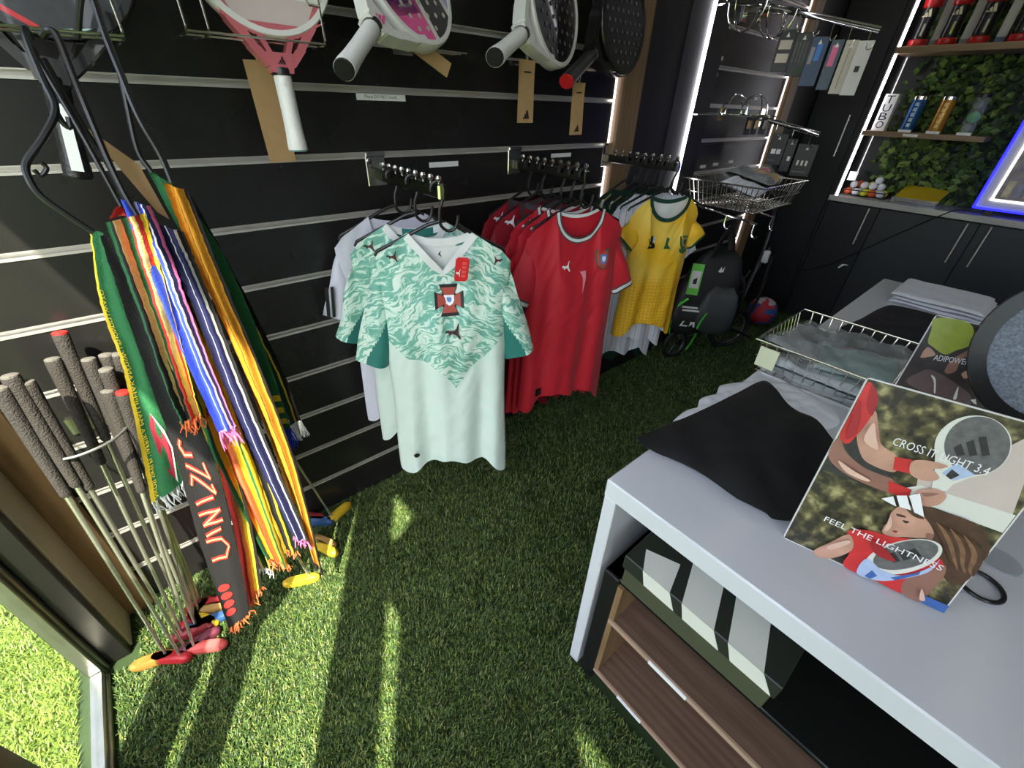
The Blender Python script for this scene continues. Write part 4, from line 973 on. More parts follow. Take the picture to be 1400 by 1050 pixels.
# yellow, green and white on the third arm
def yellow_mat():
    m = bpy.data.materials.new('jersey_yellow_print'); m.use_nodes = True; nt = m.node_tree; b = nt.nodes['Principled BSDF']; N = nt.nodes.new; K = nt.links.new
    tc = N('ShaderNodeTexCoord'); sx = N('ShaderNodeSeparateXYZ'); K(tc.outputs['Object'], sx.inputs[0])
    ck = N('ShaderNodeTexChecker'); ck.inputs['Scale'].default_value = 95
    mp = N('ShaderNodeMapping'); mp.inputs['Rotation'].default_value = (0, R(45), 0); K(tc.outputs['Object'], mp.inputs[0])
    cm = N('ShaderNodeSeparateXYZ'); K(mp.outputs[0], cm.inputs[0]); cb = N('ShaderNodeCombineXYZ'); K(cm.outputs[0], cb.inputs[0]); K(cm.outputs[2], cb.inputs[1]); cb.inputs[2].default_value = .003; K(cb.outputs[0], ck.inputs[0])
    ck.inputs[1].default_value = lin(238, 190, 40) + (1,); ck.inputs[2].default_value = lin(228, 168, 26) + (1,)
    wv = N('ShaderNodeTexWave'); wv.inputs['Scale'].default_value = 2.2; wv.inputs['Distortion'].default_value = 3; wv.bands_direction = 'DIAGONAL'; K(tc.outputs['Object'], wv.inputs[0])
    g = N('ShaderNodeMapRange'); g.inputs[1].default_value = -.36; g.inputs[2].default_value = -.30; K(sx.outputs[2], g.inputs[0])
    up = N('ShaderNodeMix'); up.data_type = 'RGBA'; up.inputs[6].default_value = lin(236, 184, 30) + (1,); up.inputs[7].default_value = lin(242, 204, 84) + (1,); K(wv.outputs[1], up.inputs[0])
    mx = N('ShaderNodeMix'); mx.data_type = 'RGBA'; K(g.outputs[0], mx.inputs[0]); K(ck.outputs[0], mx.inputs[6]); K(up.outputs[2], mx.inputs[7]); K(mx.outputs[2], b.inputs['Base Color'])
    b.inputs['Roughness'].default_value = .6; return m
JY = yellow_mat()
def stripe_mat():
    m = bpy.data.materials.new('jersey_pinstripe'); m.use_nodes = True; nt = m.node_tree; b = nt.nodes['Principled BSDF']; N = nt.nodes.new; K = nt.links.new
    tc = N('ShaderNodeTexCoord'); sx = N('ShaderNodeSeparateXYZ'); K(tc.outputs['Object'], sx.inputs[0])
    a = N('ShaderNodeMath'); a.operation = 'MULTIPLY'; a.inputs[1].default_value = 34; K(sx.outputs[0], a.inputs[0]); f = N('ShaderNodeMath'); f.operation = 'FRACT'; K(a.outputs[0], f.inputs[0])
    l = N('ShaderNodeMath'); l.operation = 'LESS_THAN'; l.inputs[1].default_value = .07; K(f.outputs[0], l.inputs[0])
    mx = N('ShaderNodeMix'); mx.data_type = 'RGBA'; mx.inputs[6].default_value = lin(222, 224, 232) + (1,); mx.inputs[7].default_value = lin(140, 146, 148) + (1,); K(l.outputs[0], mx.inputs[0]); K(mx.outputs[2], b.inputs['Base Color'])
    b.inputs['Roughness'].default_value = .65; return m
JP = stripe_mat()
ydec = [('tournament_logo', M_INK, [('poly', -.062, -.178, 1, [(-.022, -.022), (.016, -.024), (.018, -.014), (.010, .0), (.018, .018), (-.002, .026), (-.020, .016), (-.014, -.008)])]),
        ('logo_fill', JW, [('poly', -.054, -.168, 1, [(-.006, -.012), (.008, -.010), (.010, .010), (-.004, .012)])]),
        ('green_logo', CGRN, [('poly', .008, -.185, 1, [(-.014, -.020), (.016, -.020), (.004, -.002), (.012, .018), (.0, .024), (-.006, .002)])]),
        ('crest_edge', CGRN, [('poly', .086, -.185, 1, scale(SHIELD, .040, .054))]), ('crest_gold', JGOLD, [('poly', .086, -.18, 1, scale(SHIELD, .028, .036))]), ('crest_scroll', CGRN, [('poly', .086, -.216, 1, [(-.024, .012), (0, .002), (.024, .012), (.02, -.002), (0, -.012), (-.02, -.002)])]),
        ('crest_heart', CGRN, [('poly', .086, -.178, 1, [(.010 * math.cos(a), .010 * math.sin(a)) for a in [k * .785 for k in range(8)]])])]
jersey('yellow jersey with a green collar and badges at the arm end', .345, ARMS['yellow'], 25, (JY, JY, JG, JW), 'yellow, green and white jerseys', L=.555, collar='crew', seed=9, decals=ydec, collar_line=[(-.002, .014, JG, .0035)], cuff=[((.92, 1.0), JG, .012)], hw=.155, bw=.138, sleeve=(.192, -.19), depth=.05, hem=(0, -.06), res=1.1, hem_wave=.012)
jersey('white pinstriped jersey just behind the yellow one', .300, ARMS['yellow'] + .005, 22, (JP, JP, JW), 'yellow, green and white jerseys', L=.66, seed=10, depth=.022, fold=.008, hw=.17, bw=.155, sleeve=(.225, -.27), hem=(0, -.05))
jersey('longer white pinstriped jersey hanging between yellow and green ones', .262, ARMS['yellow'], 16, (JP, JP, JW), 'yellow, green and white jerseys', L=.74, seed=11, depth=.022, fold=.008, hw=.18, bw=.165, sleeve=(.225, -.26), hem=(0, -.04))
gdec = lambda: [('shoulder_panel', JGOLD, [('poly', -.10, -.03, 1, [(-.05, -.03), (.02, .014), (.02, .004), (-.05, -.042)])]), ('shoulder_patch', M_WINK, [('poly', -.135, -.062, 1, [(-.012, -.02), (.004, -.012), (.006, .02), (-.008, .016)])])]
for (x, yaw, se, lab, L_) in ((.225, 10, 12, 'bottle green jersey nearest the white pinstripes', .78), (.185, 8, 13, 'bottle green jersey with gold shoulder in the middle of three', .77), (.13, 6, 14, 'bottle green jersey closest to the oak trim', .76)):
    jersey(lab, x, ARMS['yellow'], yaw, (JG, JG, JG), 'yellow, green and white jerseys', L=L_, seed=se, depth=.018, fold=.004, hw=.19, decals=gdec(), collar_line=[(-.002, .014, JG, .003)], sleeve=(.232, -.27))
for k, (x, yw, lab) in enumerate(((.345, 25, 'yellow jersey'), (.300, 22, 'shorter pinstriped jersey'), (.262, 16, 'longer pinstriped jersey'), (.225, 10, 'green jersey nearest the pinstripes'), (.185, 8, 'middle green jersey'), (.13, 6, 'green jersey closest to the oak trim'))):
    hanger(x, ARMS['yellow'], yw, 'black plastic hanger of the ' + lab, 'jersey hangers')

# wall labels
def wall_label(label, y0, y1, z0, z1, txt=None):
    o = thing('wall_label', label, 'label', (.0, (y0 + y1) / 2, z0), 0, 'paper labels on the slat wall')
    MB().box(.0005, .0015, y0, y1, z0, z1).build('paper', M_PAPER, o, world=True, smooth=False)
    if txt:
        mb = MB(); add_text(mb, txt, (.0019, y0 + (y1 - y0) * .16, z0 + (z1 - z0) * .32), (0, 1, 0), (0, 0, 1), (y1 - y0) * .66); mb.build('lettering', M_INK, o, world=True, smooth=False)
wall_label('white paper strip reading Please DO NOT touch', .566, .712, 1.374, 1.391, 'Please DO NOT touch.')
wall_label('small white price strip above the teal jerseys', .775, .886, 1.199, 1.214)
wall_label('small white price strip above the red jerseys', 1.32, 1.432, 1.206, 1.22)

# ---------------------------------------------------------------- scarves on hangers above the putters
def fringe(mb, a, b, n, L, seed, r=.0016, spread=.012):
    g = random.Random(seed); a = np.array(a); b = np.array(b)
    for k in range(n):
        p = a + (b - a) * ((k + .5) / n) + np.array([g.uniform(-.004, .004), g.uniform(-.002, .002), .004])
        q = p + np.array([g.uniform(-spread, spread), g.uniform(-spread, spread), -L * g.uniform(.7, 1.1)])
        m_ = (p + q) / 2 + np.array([g.uniform(-.006, .006), g.uniform(-.006, .006), 0]); mb.tube([p, m_, q], [r, r * 1.1, r * .5], 5)
def scarf(label, left, right, stripes, fr=None, seed=0, waves=2.0, amp=.006, n=60, th=.006, letters=None):
    """left/right edges: lists of (px, py, x) photo points with their distance from the slat wall"""
    Lc = catmull([U(p[0], p[1], 0, p[2]) for p in left], n); Rc = catmull([U(p[0], p[1], 0, p[2]) for p in right], n)
    bot = (Lc[-1] + Rc[-1]) / 2
    t = thing('scarf', label, 'scarf', (bot[0], bot[1], min(Lc[-1][2], Rc[-1][2])), 0, 'football scarves on hangers')
    cols = []; 
    for w, m_ in stripes:
        if m_ not in cols: cols.append(m_)
    tot = sum(w for w, _ in stripes); nu = max(14, len(stripes) * 3)
    nrm = np.array([.86, -.3, .1])
    def P(u, v, o=0.0):
        i = min(int(v * n), n - 1); f = v * n - i; a = Lc[i] * (1 - f) + Lc[i + 1] * f; b = Rc[i] * (1 - f) + Rc[i + 1] * f
        p = a + (b - a) * u
        w = amp * math.sin(u * waves * 6.283 + seed + v * 2.5) + amp * .7 * mnoise.noise(Vector((u * 3 + seed, v * 9, seed)))
        e = .0018 * mnoise.noise(Vector((v * 40, seed, u)))
        return p + nrm * (w + o) + np.array([0, e, 0])
    us = [0.0]; mids = []
    for w, m_ in stripes:
        k = max(2, int(round(nu * w / tot)))
        for q in range(k): us.append(us[-1] + w / tot / k); mids.append(cols.index(m_))
    V = []; F = []; mi = []; m = len(us)
    for side in (0, 1):
        for j in range(n + 1):
            for u in us: V.append(P(u, j / n, -th * side * (.35 + .65 * min(1, 8 * min(u, 1 - u)))))
    off = m * (n + 1)
    for j in range(n):
        for i in range(m - 1):
            F.append((j * m + i, j * m + i + 1, (j + 1) * m + i + 1, (j + 1) * m + i)); mi.append(mids[i])
            F.append((off + j * m + i, off + j * m + i + 1, off + (j + 1) * m + i + 1, off + (j + 1) * m + i)); mi.append(mids[i])
        for i in (0, m - 1):
            F.append((j * m + i, (j + 1) * m + i, off + (j + 1) * m + i, off + j * m + i)); mi.append(mids[min(i, m - 2)])
    for j in (0, n):
        for i in range(m - 1): F.append((j * m + i, j * m + i + 1, off + j * m + i + 1, off + j * m + i)); mi.append(mids[i])
    mb = MB().add(V, F); mb.mi = mi; mb.build('cloth', cols, t, world=True, angle=70)
    if fr:
        mm, L, k = fr; f_ = MB(); fringe(f_, P(0, 1, -.003), P(1, 1, -.003), k, L, seed); f_.build('fringe', mm, t, world=True)
    if letters: letters(P, t)
    return t
kn = lambda n, c: mat('knit_' + n, c, .85, var=.14, vscale=120, bump=.5, bscale=420)
KG = kn('green', (28, 96, 52)); KDG = kn('dark_green', (20, 52, 36)); KY = kn('yellow', (232, 196, 44)); KO = kn('gold', (222, 150, 36)); KR = kn('red', (198, 40, 34)); KB = kn('black', (20, 18, 18)); KBL = kn('blue', (44, 70, 190)); KN = kn('navy', (26, 30, 78)); KW = kn('white', (226, 226, 224)); KOR = kn('orange', (228, 118, 66)); KP = kn('pink', (226, 110, 170)); KCR = kn('cream', (214, 190, 120))
def rsa_letters(P, t):
    mb = MB(); add_text(mb, "NKOSI SIKELEL' IAFRIKA MALUPHAKANYISW' UPHONDO LWAYO", (0, 0, 0), (1, 0, 0), (0, 1, 0), 1.0, 1.0, fn=lambda x, y: P(.12 + .13 * y, .985 - .80 * x, .002)); mb.build('lettering', KY, t, world=True, smooth=False)
    mb = MB(); mb.add([P(u, v, .0022) for u, v in ((.42, .70), (.55, .66), (.86, .74), (.93, .82), (.86, .97), (.70, .92), (.52, .80))], [tuple(range(7))]); mb.build('flag_red', kn('flag_red', (170, 40, 60)), t, world=True, smooth=False)
    mb = MB()
    mb.add([P(u, v, .003) for u, v in ((.55, .655), (.88, .735), (.96, .82), (.88, .985), (.84, .965), (.92, .82), (.84, .75))], [tuple(range(7))]); mb.build('flag_white', KW, t, world=True, smooth=False)
def chiefs_letters(P, t):
    # chunky zigzag strokes, red with a yellow inline
    strokes = [[(.25, .47), (.18, .485), (.25, .505), (.45, .505)], [(.2, .53), (.75, .56), (.7, .52)], [(.2, .58), (.25, .555), (.8, .60), (.75, .575)], [(.2, .63), (.7, .61)], [(.2, .66), (.8, .645), (.25, .69), (.8, .675)], [(.25, .72), (.7, .70)], [(.2, .735), (.65, .73), (.8, .755), (.65, .785), (.2, .79)]]
    for st in strokes:
        for nm_, mm_, w, o in (('lettering_red', KR, .042, .002), ('lettering_inline', KCR, .014, .003)):
            mbx = MB()
            for (a0, b0), (a1, b1) in zip(st[:-1], st[1:]):
                d = np.array([a1 - a0, (b1 - b0) * 6]); d = d / np.linalg.norm(d); q = np.array([-d[1], d[0] / 6])
                c_ = [(a0 - d[0] * w * .4 + q[0] * w, b0 + q[1] * w), (a1 + d[0] * w * .4 + q[0] * w, b1 + q[1] * w), (a1 + d[0] * w * .4 - q[0] * w, b1 - q[1] * w), (a0 - d[0] * w * .4 - q[0] * w, b0 - q[1] * w)]
                mbx.grid(lambda u, v, c_=c_, o=o: P(*[(c_[0][i] * (1 - u) + c_[1][i] * u) * (1 - v) + (c_[3][i] * (1 - u) + c_[2][i] * u) * v for i in (0, 1)], o), 6, 1)
            mbx.build(nm_, mm_, t, world=True, smooth=False)
    mb = MB()
    for k in range(4):
        mb.add([P(.30 + .22 * math.cos(a), .875 + k * .026 + .011 * math.sin(a), .0025) for a in [q * .6283 for q in range(10)]], [tuple(range(10))])
    mb.build('badge_print', KR, t, world=True, smooth=False)
scarf('green scarf with yellow lettering and a flag end, white fringe', [(123, 316, .30), (140, 420, .30), (168, 500, .30), (192, 610, .30), (207, 690, .30)], [(142, 318, .33), (170, 420, .33), (205, 500, .32), (232, 590, .31), (250, 660, .31)], [(1.0, KY), (.5, KG), (7.0, KG)], (KW, .05, 26), 1, 1.2, .004, letters=rsa_letters)  # yellow left edge stripe is sunlight painted into the knit
scarf('black scarf with red and yellow block letters, orange fringe', [(138, 322, .36), (180, 450, .37), (238, 620, .38), (275, 750, .385), (313, 862, .39)], [(162, 320, .37), (215, 460, .38), (290, 620, .40), (322, 740, .40), (342, 835, .40)], [(8, KB)], (KOR, .032, 30), 2, .8, .004, letters=chiefs_letters)
scarf('red scarf with yellow print showing behind the black one', [(160, 330, .32), (230, 470, .33), (285, 600, .34), (318, 720, .36), (338, 830, .37)], [(185, 330, .33), (250, 470, .34), (312, 610, .35), (345, 720, .37), (358, 800, .37)], [(2, KR), (1, KOR), (1.5, KY), (1.0, KB)], (KOR, .03, 20), 3, 1.4, .005)
scarf('striped red, yellow and green scarf with a short orange fringe', [(142, 305, .375), (185, 420, .385), (222, 520, .39), (248, 580, .395)], [(196, 292, .385), (228, 400, .395), (258, 505, .40), (276, 570, .40)], [(1, KG), (1, KB), (1, KCR), (1, KG), (1, KR), (1, KCR), (.6, KR), (.8, KY)], (KOR, .035, 18), 4, 2.2, .008)
scarf('red topped scarf showing behind the royal blue one', [(150, 300, .33), (170, 290, .33), (210, 420, .34), (262, 560, .345)], [(182, 285, .34), (215, 330, .345), (250, 440, .35), (290, 560, .355)], [(1, KR), (.6, KCR), (1, KR), (.8, KB), (.6, KY)], (KR, .03, 14), 14, 1.6, .007)
scarf('yellow, green and orange scarf with a fiery fringe low over the turf', [(190, 330, .34), (250, 500, .35), (302, 640, .355), (366, 765, .365)], [(222, 330, .35), (290, 490, .355), (340, 620, .365), (394, 775, .37)], [(1, KG), (1, KY), (1, KR), (1, KOR), (1.2, KY), (.8, KG), (.6, KY)], (KOR, .028, 24), 5, 2.4, .008)
scarf('yellow edged black and green scarf hanging lowest in the middle', [(175, 330, .30), (250, 520, .32), (300, 660, .33), (350, 775, .345)], [(200, 330, .31), (272, 520, .33), (325, 660, .34), (372, 780, .35)], [(.6, KY), (1.2, KG), (.8, KW), (1.0, KG), (1.2, KB), (.6, KY)], (KW, .025, 20), 15, 1.4, .006)
scarf('royal blue scarf with white swirls and pink tassels', [(164, 272, .355), (196, 350, .385), (246, 470, .395), (300, 592, .40)], [(205, 282, .365), (232, 350, .39), (275, 470, .40), (322, 585, .405)], [(2.6, KBL), (.5, KW), (1.3, KBL), (.5, KW), (.8, KN), (.6, KP)], (KP, .045, 22), 6, 1.6, .006)
scarf('dark green scarf with thin gold edging', [(210, 320, .335), (266, 460, .35), (334, 640, .355), (378, 755, .36)], [(240, 315, .345), (300, 460, .355), (362, 620, .36), (408, 755, .365)], [(.6, KY), (1.6, KDG), (.6, KY), (1.6, KB), (.6, KY), (1.2, KDG)], (KOR, .03, 20), 7, 2.4, .008)
scarf('navy and white scarf with a pink and white tassel', [(212, 306, .37), (256, 400, .38), (328, 580, .385), (400, 735, .39)], [(250, 318, .375), (288, 410, .385), (354, 575, .39), (424, 742, .395)], [(1.8, KN), (.35, KW), (2.2, KN), (.6, KW), (1.6, KB)], (KP, .035, 20), 8, 1.6, .006)
scarf('amber gold ribbed scarf folded over its hanger', [(224, 250, .365), (262, 350, .372), (330, 500, .378), (388, 640, .378), (425, 760, .378)], [(258, 262, .375), (310, 390, .378), (368, 530, .382), (410, 650, .382), (442, 785, .382)], [(2, KO), (.25, KB), (2.2, KO), (1.4, KB)], (KB, .03, 14), 9, 1.6, .007)
scarf('bottle green scarf ending in yellow bands and a blue tassel', [(200, 232, .345), (262, 350, .345), (318, 470, .345), (372, 592, .345)], [(238, 252, .355), (305, 350, .35), (358, 470, .35), (398, 588, .35)], [(3, KG), (.5, KDG), (3, KG)], (kn('royal', (28, 52, 190)), .06, 44), 10, 1.0, .005, letters=lambda P, t: [MB().grid(lambda u, v, k=k: P(.02 + .96 * u, .86 + .045 * k + .022 * v, .002), 8, 1).build('yellow_band', KY, t, world=True) for k in range(3)])
scarf('dark scarf with a shaggy white tassel at the back of the bundle', [(245, 262, .30), (305, 380, .30), (366, 500, .30), (398, 582, .30)], [(262, 270, .305), (328, 390, .305), (388, 510, .305), (412, 576, .305)], [(2, KDG), (.6, KY), (2, KB)], (KW, .055, 34), 11, 1.0, .004)
scarf('thin orange scarf end poking out beside the blue tassel', [(330, 500, .35), (375, 620, .35), (398, 690, .35)], [(338, 498, .353), (388, 620, .353), (412, 684, .353)], [(2, KO), (1, KDG)], None, 16, 1.0, .004)

# hangers the scarves are draped on, hooked over the wire holder
def px_tube(mb, pts, r, n=20): mb.tube([p for p in catmull([U(*p) for p in [(a, b, 0, c) for a, b, c in pts]], n)], r, 8)
mb = MB(); px_tube(mb, [(42, 52, .272), (34, 40, .285), (40, 62, .295), (60, 110, .31), (76, 150, .325), (58, 190, .335), (36, 222, .34), (40, 245, .345), (56, 268, .35), (90, 293, .355), (128, 318, .36)], .0048, 40); px_tube(mb, [(76, 152, .325), (86, 168, .325), (96, 174, .325), (94, 160, .325)], .004, 10); px_tube(mb, [(46, 232, .345), (56, 240, .345), (64, 230, .345), (56, 222, .345)], .003, 10); px_tube(mb, [(40, 62, .295), (110, 180, .33), (166, 282, .35)], .0036)
tag(mb.build('hanger', M_PLASTIC), 'bent black hanger carrying the striped and black scarves', 'hanger', 'scarf hangers')
mb = MB(); px_tube(mb, [(58, 50, .272), (66, 42, .28), (78, 50, .285), (98, 100, .305), (118, 150, .325), (150, 225, .345), (178, 280, .36), (205, 322, .37)], .0048, 36); px_tube(mb, [(60, 80, .29), (112, 170, .32), (150, 230, .33), (176, 285, .335)], .0036)
tag(mb.build('hanger', M_PLASTIC), 'black hanger carrying the royal blue scarf', 'hanger', 'scarf hangers')
mb = MB(); px_tube(mb, [(105, 52, .262), (112, -12, .28), (126, -5, .29), (145, 50, .31), (165, 100, .33), (190, 160, .345), (220, 212, .355), (236, 250, .362)], .0048, 36); px_tube(mb, [(165, 102, .33), (175, 150, .335), (184, 192, .338), (192, 214, .34), (208, 236, .345)], .004)
tag(mb.build('hanger', M_PLASTIC), 'black hanger carrying the amber gold scarf', 'hanger', 'scarf hangers')
mb = MB()
A_, B_, C_, D_ = [U(*p) for p in ((112, 170, 0, .30), (190, 225, 0, .30), (232, 300, 0, .31), (215, 290, 0, .31))]
mb.add([A_, B_, C_, D_] + [p + np.array([-.002, 0, 0]) for p in (A_, B_, C_, D_)], [(0, 1, 2, 3), (4, 5, 6, 7), (0, 1, 5, 4), (1, 2, 6, 5), (2, 3, 7, 6), (3, 0, 4, 7)])
tag(mb.build('paper_tag', M_KRAFT, smooth=False), 'long kraft paper tag hanging behind the scarf hangers', 'tag', 'kraft paper racket tags')

# ---------------------------------------------------------------- putters
GRIPS = mat('rubber_grip', (52, 47, 42), .8, var=.3, vscale=260, bump=1.0, bscale=260); GRIPT = mat('rubber_grip_top', (98, 94, 88), .7, bump=.4, bscale=200); SHAFT = mat('steel_shaft', (205, 204, 190), .25, .85, var=.06)
HEADS = {k: mat('head_' + k, c, .45, var=.15, vscale=30) for k, c in dict(red=(176, 34, 40), yellow=(216, 178, 44), blue=(48, 84, 130), tan=(176, 138, 80), purple=(110, 50, 66), brown=(150, 104, 44), maroon=(128, 36, 44), salmon=(206, 86, 80)).items()}
CAPR = mat('cap_red', (206, 40, 36), .5)
def putter(label, head, grip, hcol, hdir, cap=None, L=None, group='putters in the corner'):
    P0 = U(head[0], head[1], 2, .018); P1 = U(grip[0], grip[1], 0, grip[2]); d = P1 - P0; ln = np.linalg.norm(d); d /= ln
    t = thing('putter', label, 'putter', (P0[0], P0[1], 0), 0, group)
    g0 = P1 - d * .27
    mb = MB(); mb.tube([g0, g0 + d * .006, g0 + d * .012, g0 + d * .1, P1 - d * .02, P1 - d * .004, P1], [.0085, .0105, .0100, .0118, .0142, .0145, .0130], 14); mb.build('grip', GRIPS, t, world=True)
    MB().tube([P1 - d * .001, P1 + d * .003, P1 + d * .005], [.0138, .0136, .010], 14).build('grip_cap', cap or GRIPT, t, world=True)
    MB().tube([P0 + d * .01, P0 + d * .3, g0 + d * .01], [.0042, .0046, .0058], 10).build('shaft', SHAFT, t, world=True)
    a = R(hdir); e = np.array([math.cos(a), math.sin(a), 0]); q = np.array([-e[1], e[0], 0]); mb = MB(); V = []; F = []
    n = 18; l, w, h = .058, .015, .016
    for zz, s_ in ((-.014, .86), (-.006, 1), (.006, 1), (.014, .84)):
        for k in range(n):
            an = 2 * math.pi * k / n; cx = math.copysign(abs(math.cos(an)) ** .55, math.cos(an)) * l * s_; cy = math.copysign(abs(math.sin(an)) ** .7, math.sin(an)) * w * s_
            V.append(np.array([P0[0], P0[1], .016]) + e * (cx + .03) + q * cy + np.array([0, 0, zz]))
    F = [(j * n + k, j * n + (k + 1) % n, (j + 1) * n + (k + 1) % n, (j + 1) * n + k) for j in range(3) for k in range(n)] + [tuple(range(n))[::-1], tuple(range(3 * n, 4 * n))]
    mb.add(V, F).build('head', HEADS[hcol], t, world=True, angle=60)
    return t
for a in (('putter with a bright red head lying foremost on the turf', (248, 898), (14, 515, .16), 'red', 232), ('putter with a worn yellow brown head beside the dark door frame', (228, 896), (0, 532, .17), 'brown', 252),
          ('putter with a purple head under the crossed shafts', (255, 888), (36, 524, .155), 'purple', 95), ('putter with a maroon head and a bulky dark grip', (250, 868), (72, 492, .06), 'maroon', 75),
          ('putter with a long red head and a red capped grip', (256, 852), (82, 456, .05), 'red', 125, CAPR), ('putter with a blue head against the clustered heads', (268, 856), (121, 492, .06), 'blue', 78),
          ('putter with a tan head pointing at the scarves', (272, 836), (145, 486, .05), 'tan', 66), ('putter with a yellow head behind the tan one', (266, 842), (160, 485, .05), 'yellow', 35),
          ('putter with a red head closest to the slat wall', (275, 826), (145, 506, .09), 'red', 60), ('putter with a salmon head poking out under the purple one', (266, 886), (148, 535, .10), 'salmon', 60),
          ('putter with a maroon head and a slanted red capped grip', (262, 836), (168, 537, .12), 'maroon', 10, CAPR)): putter(*a)
for a in (('putter with a yellow head lying out past the scarf ends', (425, 790), (250, 520, .10), 'yellow', 245), ('putter with a yellow head standing upright against the slat wall', (455, 708), (300, 470, .06), 'yellow', 110),
          ('putter with a yellow head under the amber scarf', (432, 736), (290, 480, .07), 'tan', 30), ('putter with an orange yellow head beside the blue one', (436, 745), (280, 500, .09), 'yellow', 25), ('putter with a dark blue head behind the scarves', (425, 712), (310, 470, .05), 'blue', 50), ('putter with a maroon head tucked behind the scarves', (418, 705), (315, 480, .05), 'maroon', 40)):
    putter(*a, group='putters behind the scarves')
# ring holder on the wall
t = thing('ring_holder', 'bent steel ring on the slat wall gathering the putters', 'wire rack', (.0, -.25, .66))
ringp = [U(72, 590, 0, .005), U(58, 600, 0, .06), U(50, 618, 0, .12), U(62, 628, 0, .17), U(100, 625, 0, .20), U(145, 607, 0, .19), U(170, 588, 0, .14), U(174, 575, 0, .08), U(168, 566, 0, .005)]
MB().tube(catmull(ringp, 50), .0032, 10).build('ring', mat('grey_steel', (176, 174, 170), .3, .8), t, world=True)
MB().box(.001, .005, -.30, -.18, .655, .70).build('wall_plate', M_WIRE, t, world=True, smooth=False)

# ---------------------------------------------------------------- back wall: tall cupboard, base cupboards, counter, niche
YB = 3.83
t = thing('tall_cupboard', 'tall black cupboard in the corner with a slim bar handle', 'cupboard', (.15, 3.98, 0))
MB().box(.002, .316, YB + .02, 4.155, 0, H - .01).build('body', M_CABINETD, t, world=True, smooth=False)
dr = MB().box(.004, .300, YB, YB + .02, .03, H - .02, .002).build('door', M_CABINETD, t, world=True, smooth=False)
def bar_handle(x, z0, z1, y, par):
    MB().tube([(x, y - .028, z0), (x, y - .028, z1)], .0045, 10).tube([(x, y, z0 + .03), (x, y - .028, z0 + .03)], .0035, 8).tube([(x, y, z1 - .03), (x, y - .028, z1 - .03)], .0035, 8).build('handle', mat('satin_steel', (226, 222, 212), .3, .35), par, world=True)
bar_handle(.248, 1.14, 1.38, YB, dr)
t = thing('base_cupboard', 'row of charcoal base cupboards with slim steel handles under the stone counter', 'cupboard', (1.4, 3.98, 0))
MB().box(.318, 2.6, YB + .03, 4.155, 0, .868).build('body', M_CABINETD, t, world=True, smooth=False)
for (x0, x1, mm, hx) in ((.322, .628, M_CABINETD, .575), (.632, 1.130, M_CABINET, 1.08), (1.134, 1.632, M_CABINET, 1.185), (1.636, 2.13, M_CABINET, 2.08), (2.134, 2.6, M_CABINET, 2.185)):  # first door coloured darker to imitate its weaker reflection
    d_ = MB().box(x0, x1, YB + .010, YB + .03, .09, .862, .002).build('door', mm, t, world=True, smooth=False); bar_handle(hx, .622, .858, YB + .010, d_)
tag(MB().box(.312, 2.62, YB - .012, 4.16, .87, .905, .003).build('counter_top', M_STONE, smooth=False), 'polished grey stone counter along the back wall', 'counter')
struct(MB().box(.318, .336, YB + .004, 4.16, .905, H - .01).build('wall_niche_side', M_BLACK, smooth=False), 'black side of the lit shelf niche', 'wall')
tag(MB().box(.342, .356, YB + .004, YB + .016, .906, H - .02, .002).build('led_strip', M_LED, smooth=False), 'bright vertical LED strip at the edge of the leafy shelf niche', 'LED strip')
MB_ = MB().box(.338, .342, 4.148, 4.156, .906, H - .02); tag(MB_.build('led_strip', mat('led_reflection', (220, 216, 220), .4, emit=1.2, var=0), smooth=False), 'faint glowing line standing for the LED reflection in the niche corner', 'LED strip')  # glowing strip imitates the reflection of the bright LED
# shelves
sh1 = tag(MB().box(.338, 2.4, YB, 4.10, 1.694, 1.727, .002).build('wall_shelf', M_OAKX, smooth=False), 'long upper oak shelf carrying red and black tubes', 'shelf')
sh2 = thing('wall_shelf', 'short lower oak shelf carrying coloured tubes', 'shelf', (.645, 3.95, 1.27))
MB().box(.345, .945, YB, 4.10, 1.271, 1.299, .002).build('board', M_OAKX, sh2, world=True, smooth=False)
MB().box(.565, .64, YB - .002, YB, 1.278, 1.292).build('price_strip', M_PAPER, sh2, world=True, smooth=False)
# leaf wall
g = np.random.default_rng(11); V = []; F = []; MI = []
leafm = [mat('leaf_%d' % i, c, .5, var=.25, vscale=25, spec=.4) for i, c in enumerate(((74, 104, 38), (52, 78, 30), (108, 132, 56), (36, 54, 26)))]
for k in range(4200):
    x = g.uniform(.42, 1.75); z = g.uniform(.91, 2.25); y = 4.11 + g.uniform(-.05, .03)
    if x < .5 and g.uniform() < .55: continue
    L = g.uniform(.035, .07); w = L * g.uniform(.30, .42); a = g.uniform(0, 2 * math.pi); tilt = g.uniform(-.2, .9)
    d = np.array([math.cos(a), -math.sin(tilt) * .6, math.sin(a)]); d /= np.linalg.norm(d); sdv = np.cross(d, np.array([0, -1, 0.3])); sdv /= np.linalg.norm(sdv); nn = np.cross(d, sdv)
    p = np.array([x, y, z]); o = len(V)
    V += [p, p + d * L * .45 + sdv * w, p + d * L * .5 + nn * .006, p + d * L * .45 - sdv * w, p + d * L]
    F += [(o, o + 1, o + 2), (o, o + 2, o + 3), (o + 1, o + 4, o + 2), (o + 2, o + 4, o + 3)]; MI += [int(g.integers(0, 4))] * 4
mb = MB(); mb.v = [tuple(p) for p in V]; mb.f = F; mb.mi = MI
tag(mb.build('leaf_wall', leafm, smooth=False), 'dense wall of dark green artificial leaves behind the shelves', 'leaf wall', kind='stuff')

